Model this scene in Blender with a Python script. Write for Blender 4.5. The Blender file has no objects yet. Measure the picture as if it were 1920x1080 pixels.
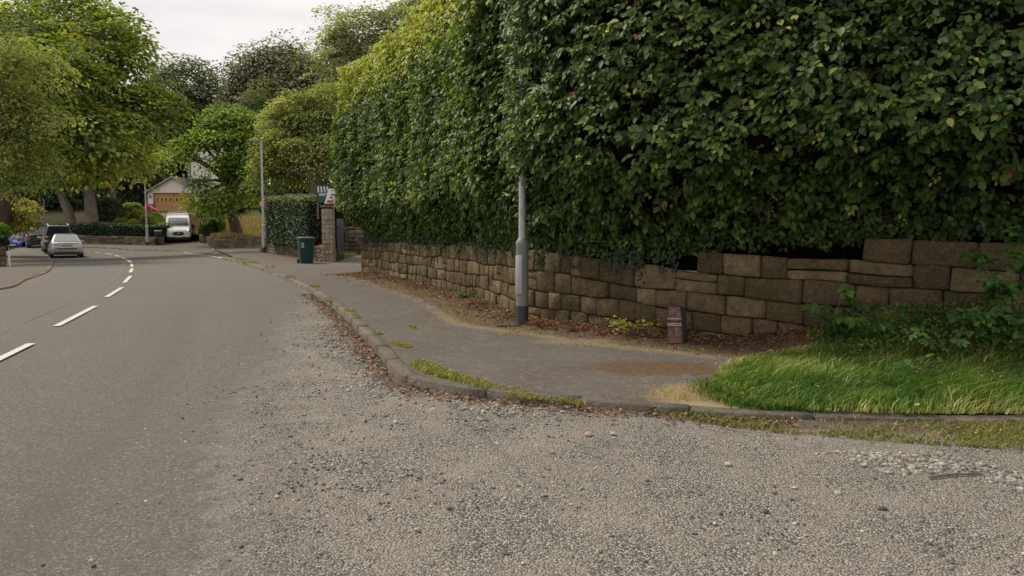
import bpy, bmesh, math, random
import numpy as np
from mathutils import Vector, Matrix
from mathutils.geometry import delaunay_2d_cdt

random.seed(7); RNG = np.random.default_rng(11)
scene = bpy.context.scene
COL = scene.collection
R = math.radians
F_PX, HOR, CAM_H = 1423.0, 425.0, 1.5
PITCH = math.atan((540 - HOR) / F_PX)

# ------------------------------------------------------------------ camera
cam = bpy.data.cameras.new("camera"); cam_o = bpy.data.objects.new("camera", cam); COL.objects.link(cam_o)
cam.sensor_width = 36; cam.lens = F_PX / 1920 * 36; cam.clip_end = 3000; cam.clip_start = 0.05
cam_o.location = (0, 0, CAM_H); cam_o.rotation_euler = (math.pi / 2 - PITCH, 0, 0)
scene.camera = cam_o
scene.view_settings.view_transform = 'Standard'; scene.view_settings.look = 'None'
scene.view_settings.exposure = 0.80; scene.view_settings.gamma = 1
scene.cycles.max_bounces = 6; scene.cycles.transparent_max_bounces = 4
scene.cycles.use_denoising = True

# ------------------------------------------------------------------ world + sun
SUN_EL, SUN_AZ = 52, -62          # azimuth clockwise from +y
w = bpy.data.worlds.new("World"); scene.world = w; w.use_nodes = True
nt = w.node_tree; nt.nodes.clear()
out = nt.nodes.new('ShaderNodeOutputWorld'); bg = nt.nodes.new('ShaderNodeBackground')
sky = nt.nodes.new('ShaderNodeTexSky'); sky.sky_type = 'NISHITA'; sky.sun_disc = False
sky.sun_elevation = R(SUN_EL); sky.sun_rotation = R(SUN_AZ)
skm = nt.nodes.new('ShaderNodeVectorMath'); skm.operation = 'SCALE'; skm.inputs['Scale'].default_value = 0.08
tc = nt.nodes.new('ShaderNodeTexCoord'); mp = nt.nodes.new('ShaderNodeMapping'); mp.inputs['Scale'].default_value = (1.3, 1.3, 5.5)
mp.inputs['Rotation'].default_value = (0.05, 0.1, 0.4)
nz = nt.nodes.new('ShaderNodeTexNoise'); nz.inputs['Scale'].default_value = 1.6; nz.inputs['Detail'].default_value = 5; nz.inputs['Roughness'].default_value = 0.5
cr = nt.nodes.new('ShaderNodeValToRGB')
cr.color_ramp.elements[0].position = 0.32; cr.color_ramp.elements[0].color = (0.44, 0.412, 0.415, 1)
cr.color_ramp.elements[1].position = 0.66; cr.color_ramp.elements[1].color = (0.70, 0.655, 0.62, 1)
mx = nt.nodes.new('ShaderNodeMix'); mx.data_type = 'RGBA'; mx.inputs[0].default_value = 0.93
nt.links.new(tc.outputs['Generated'], mp.inputs[0]); nt.links.new(mp.outputs[0], nz.inputs['Vector'])
nt.links.new(nz.outputs['Fac'], cr.inputs[0]); nt.links.new(sky.outputs[0], skm.inputs[0])
nt.links.new(skm.outputs[0], mx.inputs[6]); nt.links.new(cr.outputs[0], mx.inputs[7])
nt.links.new(mx.outputs[2], bg.inputs['Color']); bg.inputs['Strength'].default_value = 1.0
nt.links.new(bg.outputs[0], out.inputs[0])
sl = bpy.data.lights.new("sun", 'SUN'); sl.energy = 2.0; sl.angle = R(14); sl.color = (1.0, 0.92, 0.76)
so = bpy.data.objects.new("sun", sl); COL.objects.link(so)
sd = Vector((math.sin(R(SUN_AZ)) * math.cos(R(SUN_EL)), math.cos(R(SUN_AZ)) * math.cos(R(SUN_EL)), math.sin(R(SUN_EL))))
so.rotation_euler = sd.to_track_quat('Z', 'Y').to_euler(); so.location = sd * 50

# ------------------------------------------------------------------ helpers
def ss(a, b, x):
    t = np.clip((np.asarray(x, float) - a) / (b - a), 0, 1); return t * t * (3 - 2 * t)

def _hash(ix, iy, iz, seed):
    n = (ix * 374761393 + iy * 668265263 + iz * 2147483647 + seed * 974634777) & 0xffffffff
    n = ((n ^ (n >> 13)) * 1274126177) & 0xffffffff
    return ((n ^ (n >> 16)) & 0xffff) / 65535.0

def vnoise(P, scale=1.0, seed=0, octaves=3):
    """value noise in [-1,1]; P (...,3)"""
    P = np.asarray(P, float) * scale; tot = 0; amp = 1; s = 0
    for o in range(octaves):
        q = np.floor(P).astype(np.int64); f = P - q; f = f * f * (3 - 2 * f); v = 0
        for dx in (0, 1):
            for dy in (0, 1):
                for dz in (0, 1):
                    wgt = (f[..., 0] if dx else 1 - f[..., 0]) * (f[..., 1] if dy else 1 - f[..., 1]) * (f[..., 2] if dz else 1 - f[..., 2])
                    v = v + wgt * _hash(q[..., 0] + dx, q[..., 1] + dy, q[..., 2] + dz, seed + o * 17)
        tot = tot + amp * (v * 2 - 1); s += amp; amp *= 0.5; P = P * 2.03
    return tot / s

def H(x, y):
    """terrain: flat near, dips on the left where the road bends away, climbs the drive"""
    x = np.asarray(x, float); y = np.asarray(y, float)
    drop = -0.42 * ss(12, 27, -x) * ss(20, 42, y) * (1 - ss(50, 60, y) * (1 - ss(36, 41, -x) * (1 - ss(66, 75, y))))
    rise = 3.1 * np.clip((y - 60.5) / 24.0, 0, 1) + 0.10 * np.clip(y - 92, 0, 150)
    return drop + rise

def ray(u, v):
    dx = (u - 960) / F_PX; dy = -(v - 540) / F_PX
    return Vector((dx, math.cos(PITCH) + dy * math.sin(PITCH), -math.sin(PITCH) + dy * math.cos(PITCH)))

def at(u, v, Y):
    d = ray(u, v); t = Y / d.y
    return Vector((d.x * t, Y, CAM_H + d.z * t))

def gp(u, v, dz=0.0):
    """point of the ground (terrain + dz) seen at a pixel of the 1920 photo"""
    d = ray(u, v); t = 0.5; step = 0.25
    for i in range(4000):
        p = (d.x * t, d.y * t, CAM_H + d.z * t)
        if p[2] < float(H(p[0], p[1])) + dz:
            if step < 0.002: break
            t -= step; step *= 0.2
        t += step
        if t > 160: break
    return Vector(p)

def px(m, Y): return m * F_PX / Y
def mm(p, Y): return p * Y / F_PX      # photo pixels -> metres at depth Y

def tag(o, label=None, cat=None, group=None, kind=None):
    if label: o['label'] = label
    if cat: o['category'] = cat
    if group: o['group'] = group
    if kind: o['kind'] = kind
    return o

def empty(name, loc=(0, 0, 0), rz=0.0, label=None, cat=None, group=None, rx=0.0):
    o = bpy.data.objects.new(name, None); COL.objects.link(o)
    o.location = loc; o.rotation_euler = (rx, 0, rz); o.empty_display_size = 0.2
    return tag(o, label, cat, group)

def link(name, me, mat=None, parent=None, smooth=False):
    if mat is not None:
        me.materials.append(mat)
    o = bpy.data.objects.new(name, me); COL.objects.link(o)
    if parent is not None: o.parent = parent
    if smooth:
        me.polygons.foreach_set('use_smooth', [True] * len(me.polygons))
    return o

def np_mesh(name, V, F, mat=None, parent=None, attrs=None, smooth=False):
    V = np.ascontiguousarray(V, dtype=np.float32); F = np.ascontiguousarray(F, dtype=np.int32)
    me = bpy.data.meshes.new(name); k = F.shape[1]
    me.vertices.add(len(V)); me.vertices.foreach_set('co', V.ravel())
    me.loops.add(F.size); me.loops.foreach_set('vertex_index', F.ravel())
    me.polygons.add(len(F)); me.polygons.foreach_set('loop_start', np.arange(0, F.size, k, dtype=np.int32))
    me.update(calc_edges=True)
    if attrs:
        for n, a in attrs.items():
            at_ = me.attributes.new(n, 'FLOAT', 'POINT'); at_.data.foreach_set('value', np.ascontiguousarray(a, dtype=np.float32))
    return link(name, me, mat, parent, smooth)

class MB:
    """collects shapes into one mesh"""
    def __init__(s): s.v = []; s.f = []
    def add(s, V, F):
        b = len(s.v); s.v += [tuple(p) for p in V]; s.f += [tuple(i + b for i in f) for f in F]; return s
    def box(s, c, size, rot=None, taper=1.0):
        sx, sy, sz = [q / 2 for q in size]; V = []
        for z in (-1, 1):
            k = taper if z > 0 else 1
            for x, y in ((-1, -1), (1, -1), (1, 1), (-1, 1)):
                p = Vector((x * sx * k, y * sy * k, z * sz))
                if rot is not None: p = rot @ p
                V.append(p + Vector(c))
        return s.add(V, [(3, 2, 1, 0), (4, 5, 6, 7), (0, 1, 5, 4), (1, 2, 6, 5), (2, 3, 7, 6), (3, 0, 4, 7)])
    def hull(s, lo, hi):
        """lo / hi rings (lists of points, same count) joined into a closed solid"""
        n = len(lo); V = list(lo) + list(hi)
        Fs = [tuple(range(n - 1, -1, -1)), tuple(range(n, 2 * n))]
        Fs += [(i, (i + 1) % n, n + (i + 1) % n, n + i) for i in range(n)]
        return s.add(V, Fs)
    def loft(s, rings, cap=True):
        n = len(rings[0]); V = [p for r in rings for p in r]; Fs = []
        for k in range(len(rings) - 1):
            for i in range(n):
                j = (i + 1) % n; Fs.append((k * n + i, k * n + j, (k + 1) * n + j, (k + 1) * n + i))
        if cap:
            Fs.append(tuple(range(n - 1, -1, -1))); Fs.append(tuple((len(rings) - 1) * n + i for i in range(n)))
        return s.add(V, Fs)
    def tube(s, pts, rad, sides=8, cap=True, jitter=0.0):
        pts = [Vector(p) for p in pts]; rings = []; ref = None
        if not hasattr(rad, '__len__'): rad = [rad] * len(pts)
        for i, p in enumerate(pts):
            d = (pts[min(i + 1, len(pts) - 1)] - pts[max(i - 1, 0)]).normalized()
            if ref is None:
                ref = Vector((1, 0, 0)) if abs(d.x) < 0.8 else Vector((0, 1, 0))
            a = (ref - d * ref.dot(d)).normalized(); ref = a; b = d.cross(a)
            rings.append([p + (a * math.cos(q) + b * math.sin(q)) * rad[i] * (1 + jitter * random.uniform(-1, 1)) for q in [2 * math.pi * k / sides for k in range(sides)]])
        return s.loft(rings, cap)
    def cyl(s, a, b, r, sides=16, r2=None): return s.tube([a, b], [r, r if r2 is None else r2], sides)
    def build(s, name, mat=None, parent=None, smooth=False, bevel=0.0, segs=2):
        me = bpy.data.meshes.new(name); me.from_pydata(s.v, [], s.f); me.validate(); me.update()
        if bevel > 0:
            bm = bmesh.new(); bm.from_mesh(me); bmesh.ops.recalc_face_normals(bm, faces=bm.faces)
            es = [e for e in bm.edges if len(e.link_faces) == 2 and e.calc_face_angle(0) > 0.5]
            bmesh.ops.bevel(bm, geom=es, offset=bevel, segments=segs, profile=0.5, affect='EDGES', clamp_overlap=True)
            bm.to_mesh(me); bm.free(); smooth = True
        o = link(name, me, mat, parent, smooth)
        if smooth:
            try: me.set_sharp_from_angle(angle=R(38))
            except Exception: pass
        return o

# ------------------------------------------------------------------ materials
def new_mat(name):
    m = bpy.data.materials.new(name); m.use_nodes = True
    n = m.node_tree; b = n.nodes['Principled BSDF']; return m, n, b
def ND(n, t, **kw):
    x = n.nodes.new(t)
    for k, v in kw.items():
        if k in x.inputs: x.inputs[k].default_value = v
        else: setattr(x, k, v)
    return x
def MIX(n, fac, a, b, blend='MIX'):
    m = n.nodes.new('ShaderNodeMix'); m.data_type = 'RGBA'; m.blend_type = blend
    for i, s in ((0, fac), (6, a), (7, b)):
        if isinstance(s, bpy.types.NodeSocket): n.links.new(s, m.inputs[i])
        elif isinstance(s, (int, float)): m.inputs[i].default_value = s
        else: m.inputs[i].default_value = (*s, 1)
    return m.outputs[2]
def RAMP(n, src, stops, interp='LINEAR'):
    r = n.nodes.new('ShaderNodeValToRGB'); r.color_ramp.interpolation = interp
    e = r.color_ramp.elements
    while len(e) < len(stops): e.new(0.5)
    for i, (p, c) in enumerate(stops):
        e[i].position = p
        e[i].color = (c, c, c, 1) if isinstance(c, (int, float)) else (*c, 1)
    n.links.new(src, r.inputs[0]); return r.outputs[0]
def MATH(n, op, a, b=None, clamp=False):
    m = n.nodes.new('ShaderNodeMath'); m.operation = op; m.use_clamp = clamp
    for i, s in enumerate((a, b)):
        if s is None: continue
        if isinstance(s, (int, float)): m.inputs[i].default_value = s
        else: n.links.new(s, m.inputs[i])
    return m.outputs[0]
def OBJC(n):
    g = n.nodes.new('ShaderNodeNewGeometry'); return g.outputs['Position']
def NOISE(n, scale, detail=4, rough=0.6, vec=None, dist=0.0):
    x = ND(n, 'ShaderNodeTexNoise'); x.inputs['Scale'].default_value = scale; x.inputs['Detail'].default_value = detail
    x.inputs['Roughness'].default_value = rough; x.inputs['Distortion'].default_value = dist
    n.links.new(vec if vec is not None else OBJC(n), x.inputs['Vector']); return x.outputs['Fac']
def VORO(n, scale, feature='F1', out='Distance'):
    x = ND(n, 'ShaderNodeTexVoronoi'); x.feature = feature; x.inputs['Scale'].default_value = scale
    n.links.new(OBJC(n), x.inputs['Vector']); return x.outputs[out]
def ATTR(n, name):
    a = n.nodes.new('ShaderNodeAttribute'); a.attribute_name = name; return a.outputs['Fac']
def BUMP(n, b, h, strength=0.4, dist=0.01):
    x = n.nodes.new('ShaderNodeBump'); x.inputs['Strength'].default_value = strength; x.inputs['Distance'].default_value = dist
    n.links.new(h, x.inputs['Height']); n.links.new(x.outputs[0], b.inputs['Normal'])

def plain(name, col, rough=0.6, metal=0.0, var=0.12, scale=6.0, coat=0.0, bump=0.0, spec=None):
    m, n, b = new_mat(name)
    lo = tuple(c * (1 - var) for c in col); hi = tuple(min(1, c * (1 + var)) for c in col)
    f = NOISE(n, scale, 5, 0.65)
    n.links.new(RAMP(n, f, [(0.3, lo), (0.7, hi)]), b.inputs['Base Color'])
    b.inputs['Roughness'].default_value = rough; b.inputs['Metallic'].default_value = metal
    if coat: b.inputs['Coat Weight'].default_value = coat; b.inputs['Coat Roughness'].default_value = 0.08
    if spec is not None: b.inputs['Specular IOR Level'].default_value = spec
    if bump: BUMP(n, b, NOISE(n, scale * 8, 4), bump, 0.01)
    return m

def leaf_mat(name, stops, rough=0.5, trans=0.3, spec=0.35, tcol=None):
    m, n, b = new_mat(name)
    c = RAMP(n, ATTR(n, 'rnd'), stops)
    n.links.new(c, b.inputs['Base Color']); b.inputs['Roughness'].default_value = rough; b.inputs['Specular IOR Level'].default_value = spec
    t = n.nodes.new('ShaderNodeBsdfTranslucent'); n.links.new(MIX(n, 1.0, c, tcol or (1.6, 1.7, 0.7), 'MULTIPLY'), t.inputs['Color'])
    x = n.nodes.new('ShaderNodeMixShader'); x.inputs[0].default_value = trans
    n.links.new(b.outputs[0], x.inputs[1]); n.links.new(t.outputs[0], x.inputs[2])
    n.links.new(x.outputs[0], n.nodes['Material Output'].inputs['Surface']); return m

def stone_mat(name, stops, moss=0.25, mosscol=(0.05, 0.06, 0.02)):
    m, n, b = new_mat(name)
    c = RAMP(n, ATTR(n, 'rnd'), stops)
    c = MIX(n, RAMP(n, NOISE(n, 9, 6, 0.7), [(0.35, 0.0), (0.75, 0.75)]), c, tuple(x * 0.45 for x in stops[0][1]))
    c = MIX(n, RAMP(n, NOISE(n, 45, 4, 0.7), [(0.5, 0.0), (0.8, 0.5)]), c, tuple(min(1, x * 1.5) for x in stops[-1][1]))
    c = MIX(n, RAMP(n, NOISE(n, 2.3, 4, 0.6), [(0.5, 0.0), (0.75, moss * 2)]), c, mosscol)
    n.links.new(c, b.inputs['Base Color']); b.inputs['Roughness'].default_value = 0.95; b.inputs['Specular IOR Level'].default_value = 0.15
    h = MATH(n, 'ADD', NOISE(n, 30, 6, 0.75), MATH(n, 'MULTIPLY', NOISE(n, 7, 4), 1.5)); BUMP(n, b, h, 1.0, 0.05)
    return m

def bark_mat(name, a, b_):
    m, n, b = new_mat(name)
    mpn = n.nodes.new('ShaderNodeMapping'); mpn.inputs['Scale'].default_value = (5, 5, 1.2); n.links.new(OBJC(n), mpn.inputs[0])
    f = NOISE(n, 1.6, 6, 0.7, mpn.outputs[0], 0.6)
    n.links.new(RAMP(n, f, [(0.3, a), (0.7, b_)]), b.inputs['Base Color']); b.inputs['Roughness'].default_value = 0.95
    b.inputs['Specular IOR Level'].default_value = 0.1; BUMP(n, b, f, 0.8, 0.06); return m

# asphalt with worn, gravelly and dirty areas (attributes give the patches their own shape)
def road_material():
    m, n, b = new_mat('road_asphalt')
    fine = NOISE(n, 260, 3, 0.8); mid = NOISE(n, 70, 4, 0.75); big = NOISE(n, 0.55, 6, 0.6, None, 0.4); blot = NOISE(n, 3.1, 5, 0.65)
    smooth = RAMP(n, fine, [(0.25, (0.085, 0.080, 0.071)), (0.75, (0.158, 0.149, 0.133))])
    smooth = MIX(n, RAMP(n, big, [(0.35, 0.0), (0.7, 0.5)]), smooth, (0.150, 0.142, 0.128))
    smooth = MIX(n, RAMP(n, blot, [(0.5, 0.0), (0.8, 0.28)]), smooth, (0.08, 0.073, 0.070))
    vs = ND(n, 'ShaderNodeTexVoronoi'); vs.inputs['Scale'].default_value = 105; n.links.new(OBJC(n), vs.inputs['Vector']); sp2 = n.nodes.new('ShaderNodeSeparateColor'); n.links.new(vs.outputs['Color'], sp2.inputs[0])
    smooth = MIX(n, 0.55, smooth, RAMP(n, sp2.outputs[0], [(0.0, (0.055, 0.052, 0.047)), (0.5, (0.120, 0.114, 0.103)), (0.86, (0.165, 0.157, 0.141)), (1.0, (0.36, 0.34, 0.31))]))
    smooth = MIX(n, RAMP(n, VORO(n, 0.45, 'DISTANCE_TO_EDGE'), [(0.002, 0.0), (0.003, 0.0)]), smooth, (0.05, 0.045, 0.04))
    fl = NOISE(n, 75, 3, 0.9)
    smooth = MIX(n, RAMP(n, fl, [(0.66, 0.0), (0.74, 0.55)]), smooth, (0.30, 0.28, 0.25)); smooth = MIX(n, RAMP(n, fl, [(0.26, 0.6), (0.34, 0.0)]), smooth, (0.05, 0.047, 0.045))
    # gravelly chippings
    v = ND(n, 'ShaderNodeTexVoronoi'); v.inputs['Scale'].default_value = 88; v.inputs['Randomness'].default_value = 1
    dn = n.nodes.new('ShaderNodeTexNoise'); dn.inputs['Scale'].default_value = 20
    n.links.new(OBJC(n), v.inputs['Vector'])
    sep = n.nodes.new('ShaderNodeSeparateColor'); n.links.new(v.outputs['Color'], sep.inputs[0])
    gcol = RAMP(n, sep.outputs[0], [(0.0, (0.10, 0.094, 0.086)), (0.35, (0.30, 0.282, 0.248)), (0.75, (0.43, 0.405, 0.355)), (1.0, (0.72, 0.68, 0.62))])
    gap = RAMP(n, v.outputs['Distance'], [(0.38, 0.0), (0.75, 0.9)])
    gcol = MIX(n, gap, gcol, (0.075, 0.069, 0.062))
    gcol = MIX(n, RAMP(n, mid, [(0.54, 0.0), (0.76, 0.55)]), gcol, (0.135, 0.128, 0.112))
    dust = RAMP(n, NOISE(n, 1.5, 6, 0.7, None, 0.5), [(0.42, 0.0), (0.68, 0.8)])
    gcol = MIX(n, dust, gcol, MIX(n, fine, (0.27, 0.238, 0.210), (0.46, 0.41, 0.36)))
    g = MATH(n, 'ADD', ATTR(n, 'gravel'), MATH(n, 'MULTIPLY', MATH(n, 'SUBTRACT', NOISE(n, 4.5, 6, 0.75), 0.5), 1.1))
    g = RAMP(n, g, [(0.30, 0.0), (0.72, 1.0)])
    c = MIX(n, g, smooth, gcol)
    s = MATH(n, 'ADD', ATTR(n, 'soil'), MATH(n, 'MULTIPLY', MATH(n, 'SUBTRACT', NOISE(n, 7, 6, 0.75), 0.5), 0.9))
    c = MIX(n, RAMP(n, s, [(0.35, 0.0), (0.75, 0.9)]), c, MIX(n, fine, (0.10, 0.072, 0.052), (0.24, 0.175, 0.13)))
    st = RAMP(n, ATTR(n, 'strip'), [(0.2, 0.0), (0.9, 0.6)])
    c = MIX(n, st, c, smooth)
    lt = RAMP(n, MATH(n, 'ADD', ATTR(n, 'worn'), MATH(n, 'MULTIPLY', MATH(n, 'SUBTRACT', NOISE(n, 8, 6, .8), 0.5), 1.3)), [(0.2, 0.0), (1.0, 0.55)])
    c = MIX(n, lt, c, (0.095, 0.088, 0.083))
    n.links.new(c, b.inputs['Base Color']); b.inputs['Roughness'].default_value = 0.93; b.inputs['Specular IOR Level'].default_value = 0.2
    hg = MATH(n, 'MULTIPLY', MATH(n, 'SUBTRACT', 1.0, v.outputs['Distance']), MATH(n, 'ADD', MATH(n, 'MULTIPLY', g, 1.4), 0.05))
    h = MATH(n, 'ADD', hg, MATH(n, 'MULTIPLY', mid, 0.6)); BUMP(n, b, h, 1.0, 0.016)
    return m

def pavement_material():
    m, n, b = new_mat('pavement_asphalt')
    fine = NOISE(n, 220, 3, 0.8); mid = NOISE(n, 55, 4, 0.75)
    c = RAMP(n, fine, [(0.25, (0.085, 0.076, 0.067)), (0.75, (0.165, 0.148, 0.130))])
    c = MIX(n, RAMP(n, NOISE(n, 1.1, 6, 0.7, None, 0.6), [(0.4, 0.0), (0.7, 0.55)]), c, (0.082, 0.068, 0.064))
    c = MIX(n, RAMP(n, NOISE(n, 14, 5, 0.7), [(0.5, 0.0), (0.7, 0.5)]), c, (0.235, 0.205, 0.18))
    cw = VORO(n, 1.1, 'DISTANCE_TO_EDGE')
    c = MIX(n, RAMP(n, MATH(n, 'ADD', cw, MATH(n, 'MULTIPLY', mid, 0.02)), [(0.004, 0.3), (0.014, 0.0)]), c, (0.04, 0.035, 0.03))
    s = MATH(n, 'ADD', ATTR(n, 'soil'), MATH(n, 'MULTIPLY', MATH(n, 'SUBTRACT', NOISE(n, 5, 8, 0.8), 0.5), 1.9))
    sc = MIX(n, RAMP(n, NOISE(n, 24, 6, 0.85), [(.35, 0.0), (.65, 1.0)]), (0.045, 0.029, 0.019), (0.18, 0.118, 0.068))
    c = MIX(n, RAMP(n, s, [(0.35, 0.0), (0.7, 0.95)]), c, sc)
    d = MATH(n, 'ADD', ATTR(n, 'dry'), MATH(n, 'MULTIPLY', MATH(n, 'SUBTRACT', NOISE(n, 11, 6, 0.8), 0.5), 1.0))
    c = MIX(n, RAMP(n, d, [(0.4, 0.0), (0.8, 0.9)]), c, MIX(n, mid, (0.19, 0.14, 0.075), (0.42, 0.33, 0.20)))
    n.links.new(c, b.inputs['Base Color']); b.inputs['Roughness'].default_value = 0.95; b.inputs['Specular IOR Level'].default_value = 0.18
    BUMP(n, b, MATH(n, 'ADD', mid, MATH(n, 'MULTIPLY', fine, 0.5)), 0.7, 0.01); return m

def ground_mat(name, stops, scale=3.0, bump=0.6):
    m, n, b = new_mat(name)
    f = MATH(n, 'ADD', MATH(n, 'MULTIPLY', NOISE(n, scale, 6, 0.7), 0.6), MATH(n, 'MULTIPLY', NOISE(n, scale * 12, 4, 0.8), 0.4))
    n.links.new(RAMP(n, f, stops), b.inputs['Base Color']); b.inputs['Roughness'].default_value = 1; b.inputs['Specular IOR Level'].default_value = 0.1
    BUMP(n, b, NOISE(n, scale * 10, 5, 0.8), bump, 0.05); return m

M = {}
M['road'] = road_material(); M['pave'] = pavement_material()
M['soil'] = ground_mat('bank_soil', [(0.3, (0.05, 0.04, 0.02)), (0.5, (0.10, 0.09, 0.035)), (0.7, (0.19, 0.15, 0.07))])
M['turf'] = ground_mat('verge_turf', [(0.3, (0.030, 0.055, 0.010)), (0.5, (0.055, 0.075, 0.018)), (0.7, (0.13, 0.12, 0.05))], 4)
M['ground'] = ground_mat('woodland_floor', [(0.3, (0.02, 0.022, 0.010)), (0.7, (0.06, 0.055, 0.028))], 0.6)
M['drive'] = ground_mat('drive_tarmac', [(0.3, (0.12, 0.095, 0.085)), (0.7, (0.20, 0.165, 0.15))], 2, 0.3)
M['wall'] = stone_mat('weathered_sandstone', [(0.0, (0.11, 0.082, 0.050)), (0.35, (0.175, 0.130, 0.076)), (0.7, (0.235, 0.175, 0.100)), (1.0, (0.34, 0.26, 0.155))], 0.4, (0.075, 0.075, 0.028))
M['wall2'] = stone_mat('pale_sandstone', [(0.0, (0.14, 0.115, 0.085)), (0.5, (0.22, 0.18, 0.135)), (1.0, (0.36, 0.30, 0.23))], 0.1)
M['pillar'] = stone_mat('cream_pillar_stone', [(0.0, (0.32, 0.265, 0.19)), (0.5, (0.46, 0.39, 0.29)), (1.0, (0.58, 0.51, 0.40))], 0.05)
M['mortar'] = plain('wall_core_earth', (0.035, 0.028, 0.02), 1.0)
M['kerb'] = stone_mat('kerb_stone', [(0.0, (0.20, 0.178, 0.15)), (1.0, (0.31, 0.275, 0.235))], 0.15, (0.09, 0.085, 0.04))
M['mark'] = plain('road_paint', (0.50, 0.485, 0.43), 0.85, 0, 0.3, 40)
M['bark'] = bark_mat('bark_brown', (0.055, 0.042, 0.03), (0.16, 0.125, 0.095))
M['barkl'] = bark_mat('bark_grey', (0.11, 0.09, 0.07), (0.27, 0.23, 0.19))
M['core'] = plain('hedge_inner_shade', (0.016, 0.014, 0.010), 1.0, 0, 0.5, 12, spec=0.0)  # near-black colour paints the shade inside the hedges
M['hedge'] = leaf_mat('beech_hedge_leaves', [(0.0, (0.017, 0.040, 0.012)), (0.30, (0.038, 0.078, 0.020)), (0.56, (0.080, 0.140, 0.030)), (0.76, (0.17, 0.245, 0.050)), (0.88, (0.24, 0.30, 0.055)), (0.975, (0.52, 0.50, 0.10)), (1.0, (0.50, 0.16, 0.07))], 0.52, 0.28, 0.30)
M['chest'] = leaf_mat('chestnut_leaves', [(0.0, (0.055, 0.105, 0.026)), (0.4, (0.145, 0.21, 0.046)), (0.75, (0.32, 0.33, 0.062)), (1.0, (0.52, 0.46, 0.09))], 0.6, 0.38, 0.25)
M['syc'] = leaf_mat('sycamore_leaves', [(0.0, (0.06, 0.12, 0.022)), (0.5, (0.17, 0.25, 0.045)), (1.0, (0.40, 0.43, 0.085))], 0.6, 0.38, 0.25)
M['olive'] = leaf_mat('olive_leaves', [(0.0, (0.095, 0.13, 0.042)), (0.5, (0.24, 0.27, 0.09)), (1.0, (0.48, 0.46, 0.17))], 0.65, 0.38, 0.2)
M['copper'] = leaf_mat('copper_beech_leaves', [(0.0, (0.075, 0.078, 0.050)), (0.5, (0.16, 0.158, 0.10)), (1.0, (0.28, 0.27, 0.16))], 0.6, 0.3, 0.3)
M['pale'] = leaf_mat('pale_tree_leaves', [(0.0, (0.12, 0.14, 0.07)), (0.5, (0.26, 0.28, 0.14)), (1.0, (0.46, 0.46, 0.27))], 0.6, 0.35, 0.3)
M['deep'] = leaf_mat('deep_green_leaves', [(0.0, (0.035, 0.062, 0.026)), (0.6, (0.10, 0.135, 0.05)), (1.0, (0.22, 0.24, 0.085))], 0.6, 0.3, 0.25)
M['wood'] = leaf_mat('wood_dark_leaves', [(0.0, (0.016, 0.030, 0.016)), (0.7, (0.04, 0.06, 0.03)), (1.0, (0.08, 0.10, 0.045))], 0.7, 0.2, 0.15)
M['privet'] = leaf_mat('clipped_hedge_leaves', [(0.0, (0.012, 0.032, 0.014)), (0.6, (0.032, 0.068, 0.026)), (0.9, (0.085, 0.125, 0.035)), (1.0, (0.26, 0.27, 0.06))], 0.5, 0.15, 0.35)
M['gold'] = leaf_mat('golden_shrub_leaves', [(0.0, (0.12, 0.12, 0.015)), (0.5, (0.30, 0.29, 0.04)), (1.0, (0.55, 0.50, 0.10))], 0.6, 0.3, 0.2)
M['lime'] = leaf_mat('lime_shrub_leaves', [(0.0, (0.04, 0.11, 0.01)), (0.5, (0.12, 0.24, 0.02)), (1.0, (0.30, 0.40, 0.05))], 0.5, 0.35, 0.3)
M['bramble'] = leaf_mat('bramble_leaves', [(0.0, (0.022, 0.055, 0.013)), (0.5, (0.05, 0.12, 0.022)), (0.85, (0.10, 0.20, 0.03)), (1.0, (0.30, 0.30, 0.06))], 0.5, 0.3, 0.35)
M['grass'] = leaf_mat('grass_blades', [(0.0, (0.035, 0.085, 0.012)), (0.5, (0.085, 0.175, 0.022)), (0.8, (0.18, 0.25, 0.045)), (1.0, (0.46, 0.40, 0.19))], 0.5, 0.3, 0.3)
M['tuft'] = leaf_mat('kerb_grass_blades', [(0.0, (0.07, 0.10, 0.02)), (0.5, (0.20, 0.21, 0.045)), (1.0, (0.44, 0.38, 0.15))], 0.6, 0.3, 0.2)
M['dry'] = leaf_mat('dry_grass_blades', [(0.0, (0.16, 0.13, 0.05)), (0.5, (0.30, 0.23, 0.11)), (1.0, (0.50, 0.40, 0.22))], 0.8, 0.25, 0.1)
M['litter'] = leaf_mat('fallen_leaves', [(0.0, (0.06, 0.036, 0.024)), (0.4, (0.15, 0.085, 0.052)), (0.75, (0.27, 0.155, 0.09)), (1.0, (0.46, 0.33, 0.20))], 0.8, 0.05, 0.2)
M['redweed'] = leaf_mat('red_weed_leaves', [(0.0, (0.10, 0.02, 0.015)), (0.5, (0.24, 0.05, 0.03)), (1.0, (0.25, 0.16, 0.06))], 0.7, 0.2, 0.2)
M['yellow'] = leaf_mat('yellow_weed_leaves', [(0.0, (0.15, 0.17, 0.02)), (0.5, (0.42, 0.42, 0.03)), (1.0, (0.60, 0.52, 0.06))], 0.5, 0.3, 0.3)
def pebble_mat():
    m, n, b = new_mat('road_chippings')
    c = RAMP(n, ATTR(n, 'rnd'), [(0.0, (0.045, 0.045, 0.045)), (0.35, (0.12, 0.112, 0.10)), (0.7, (0.26, 0.245, 0.215)), (1.0, (0.50, 0.47, 0.42))])
    n.links.new(c, b.inputs['Base Color']); b.inputs['Roughness'].default_value = 0.9; return m
M['pebble'] = pebble_mat()
M['galv'] = plain('galvanised_steel', (0.42, 0.43, 0.43), 0.5, 0.25, 0.28, 14, bump=0.1)
M['colgrey'] = plain('column_base_grey', (0.19, 0.19, 0.185), 0.5, 0.1, 0.12, 5, bump=0.08)
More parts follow.
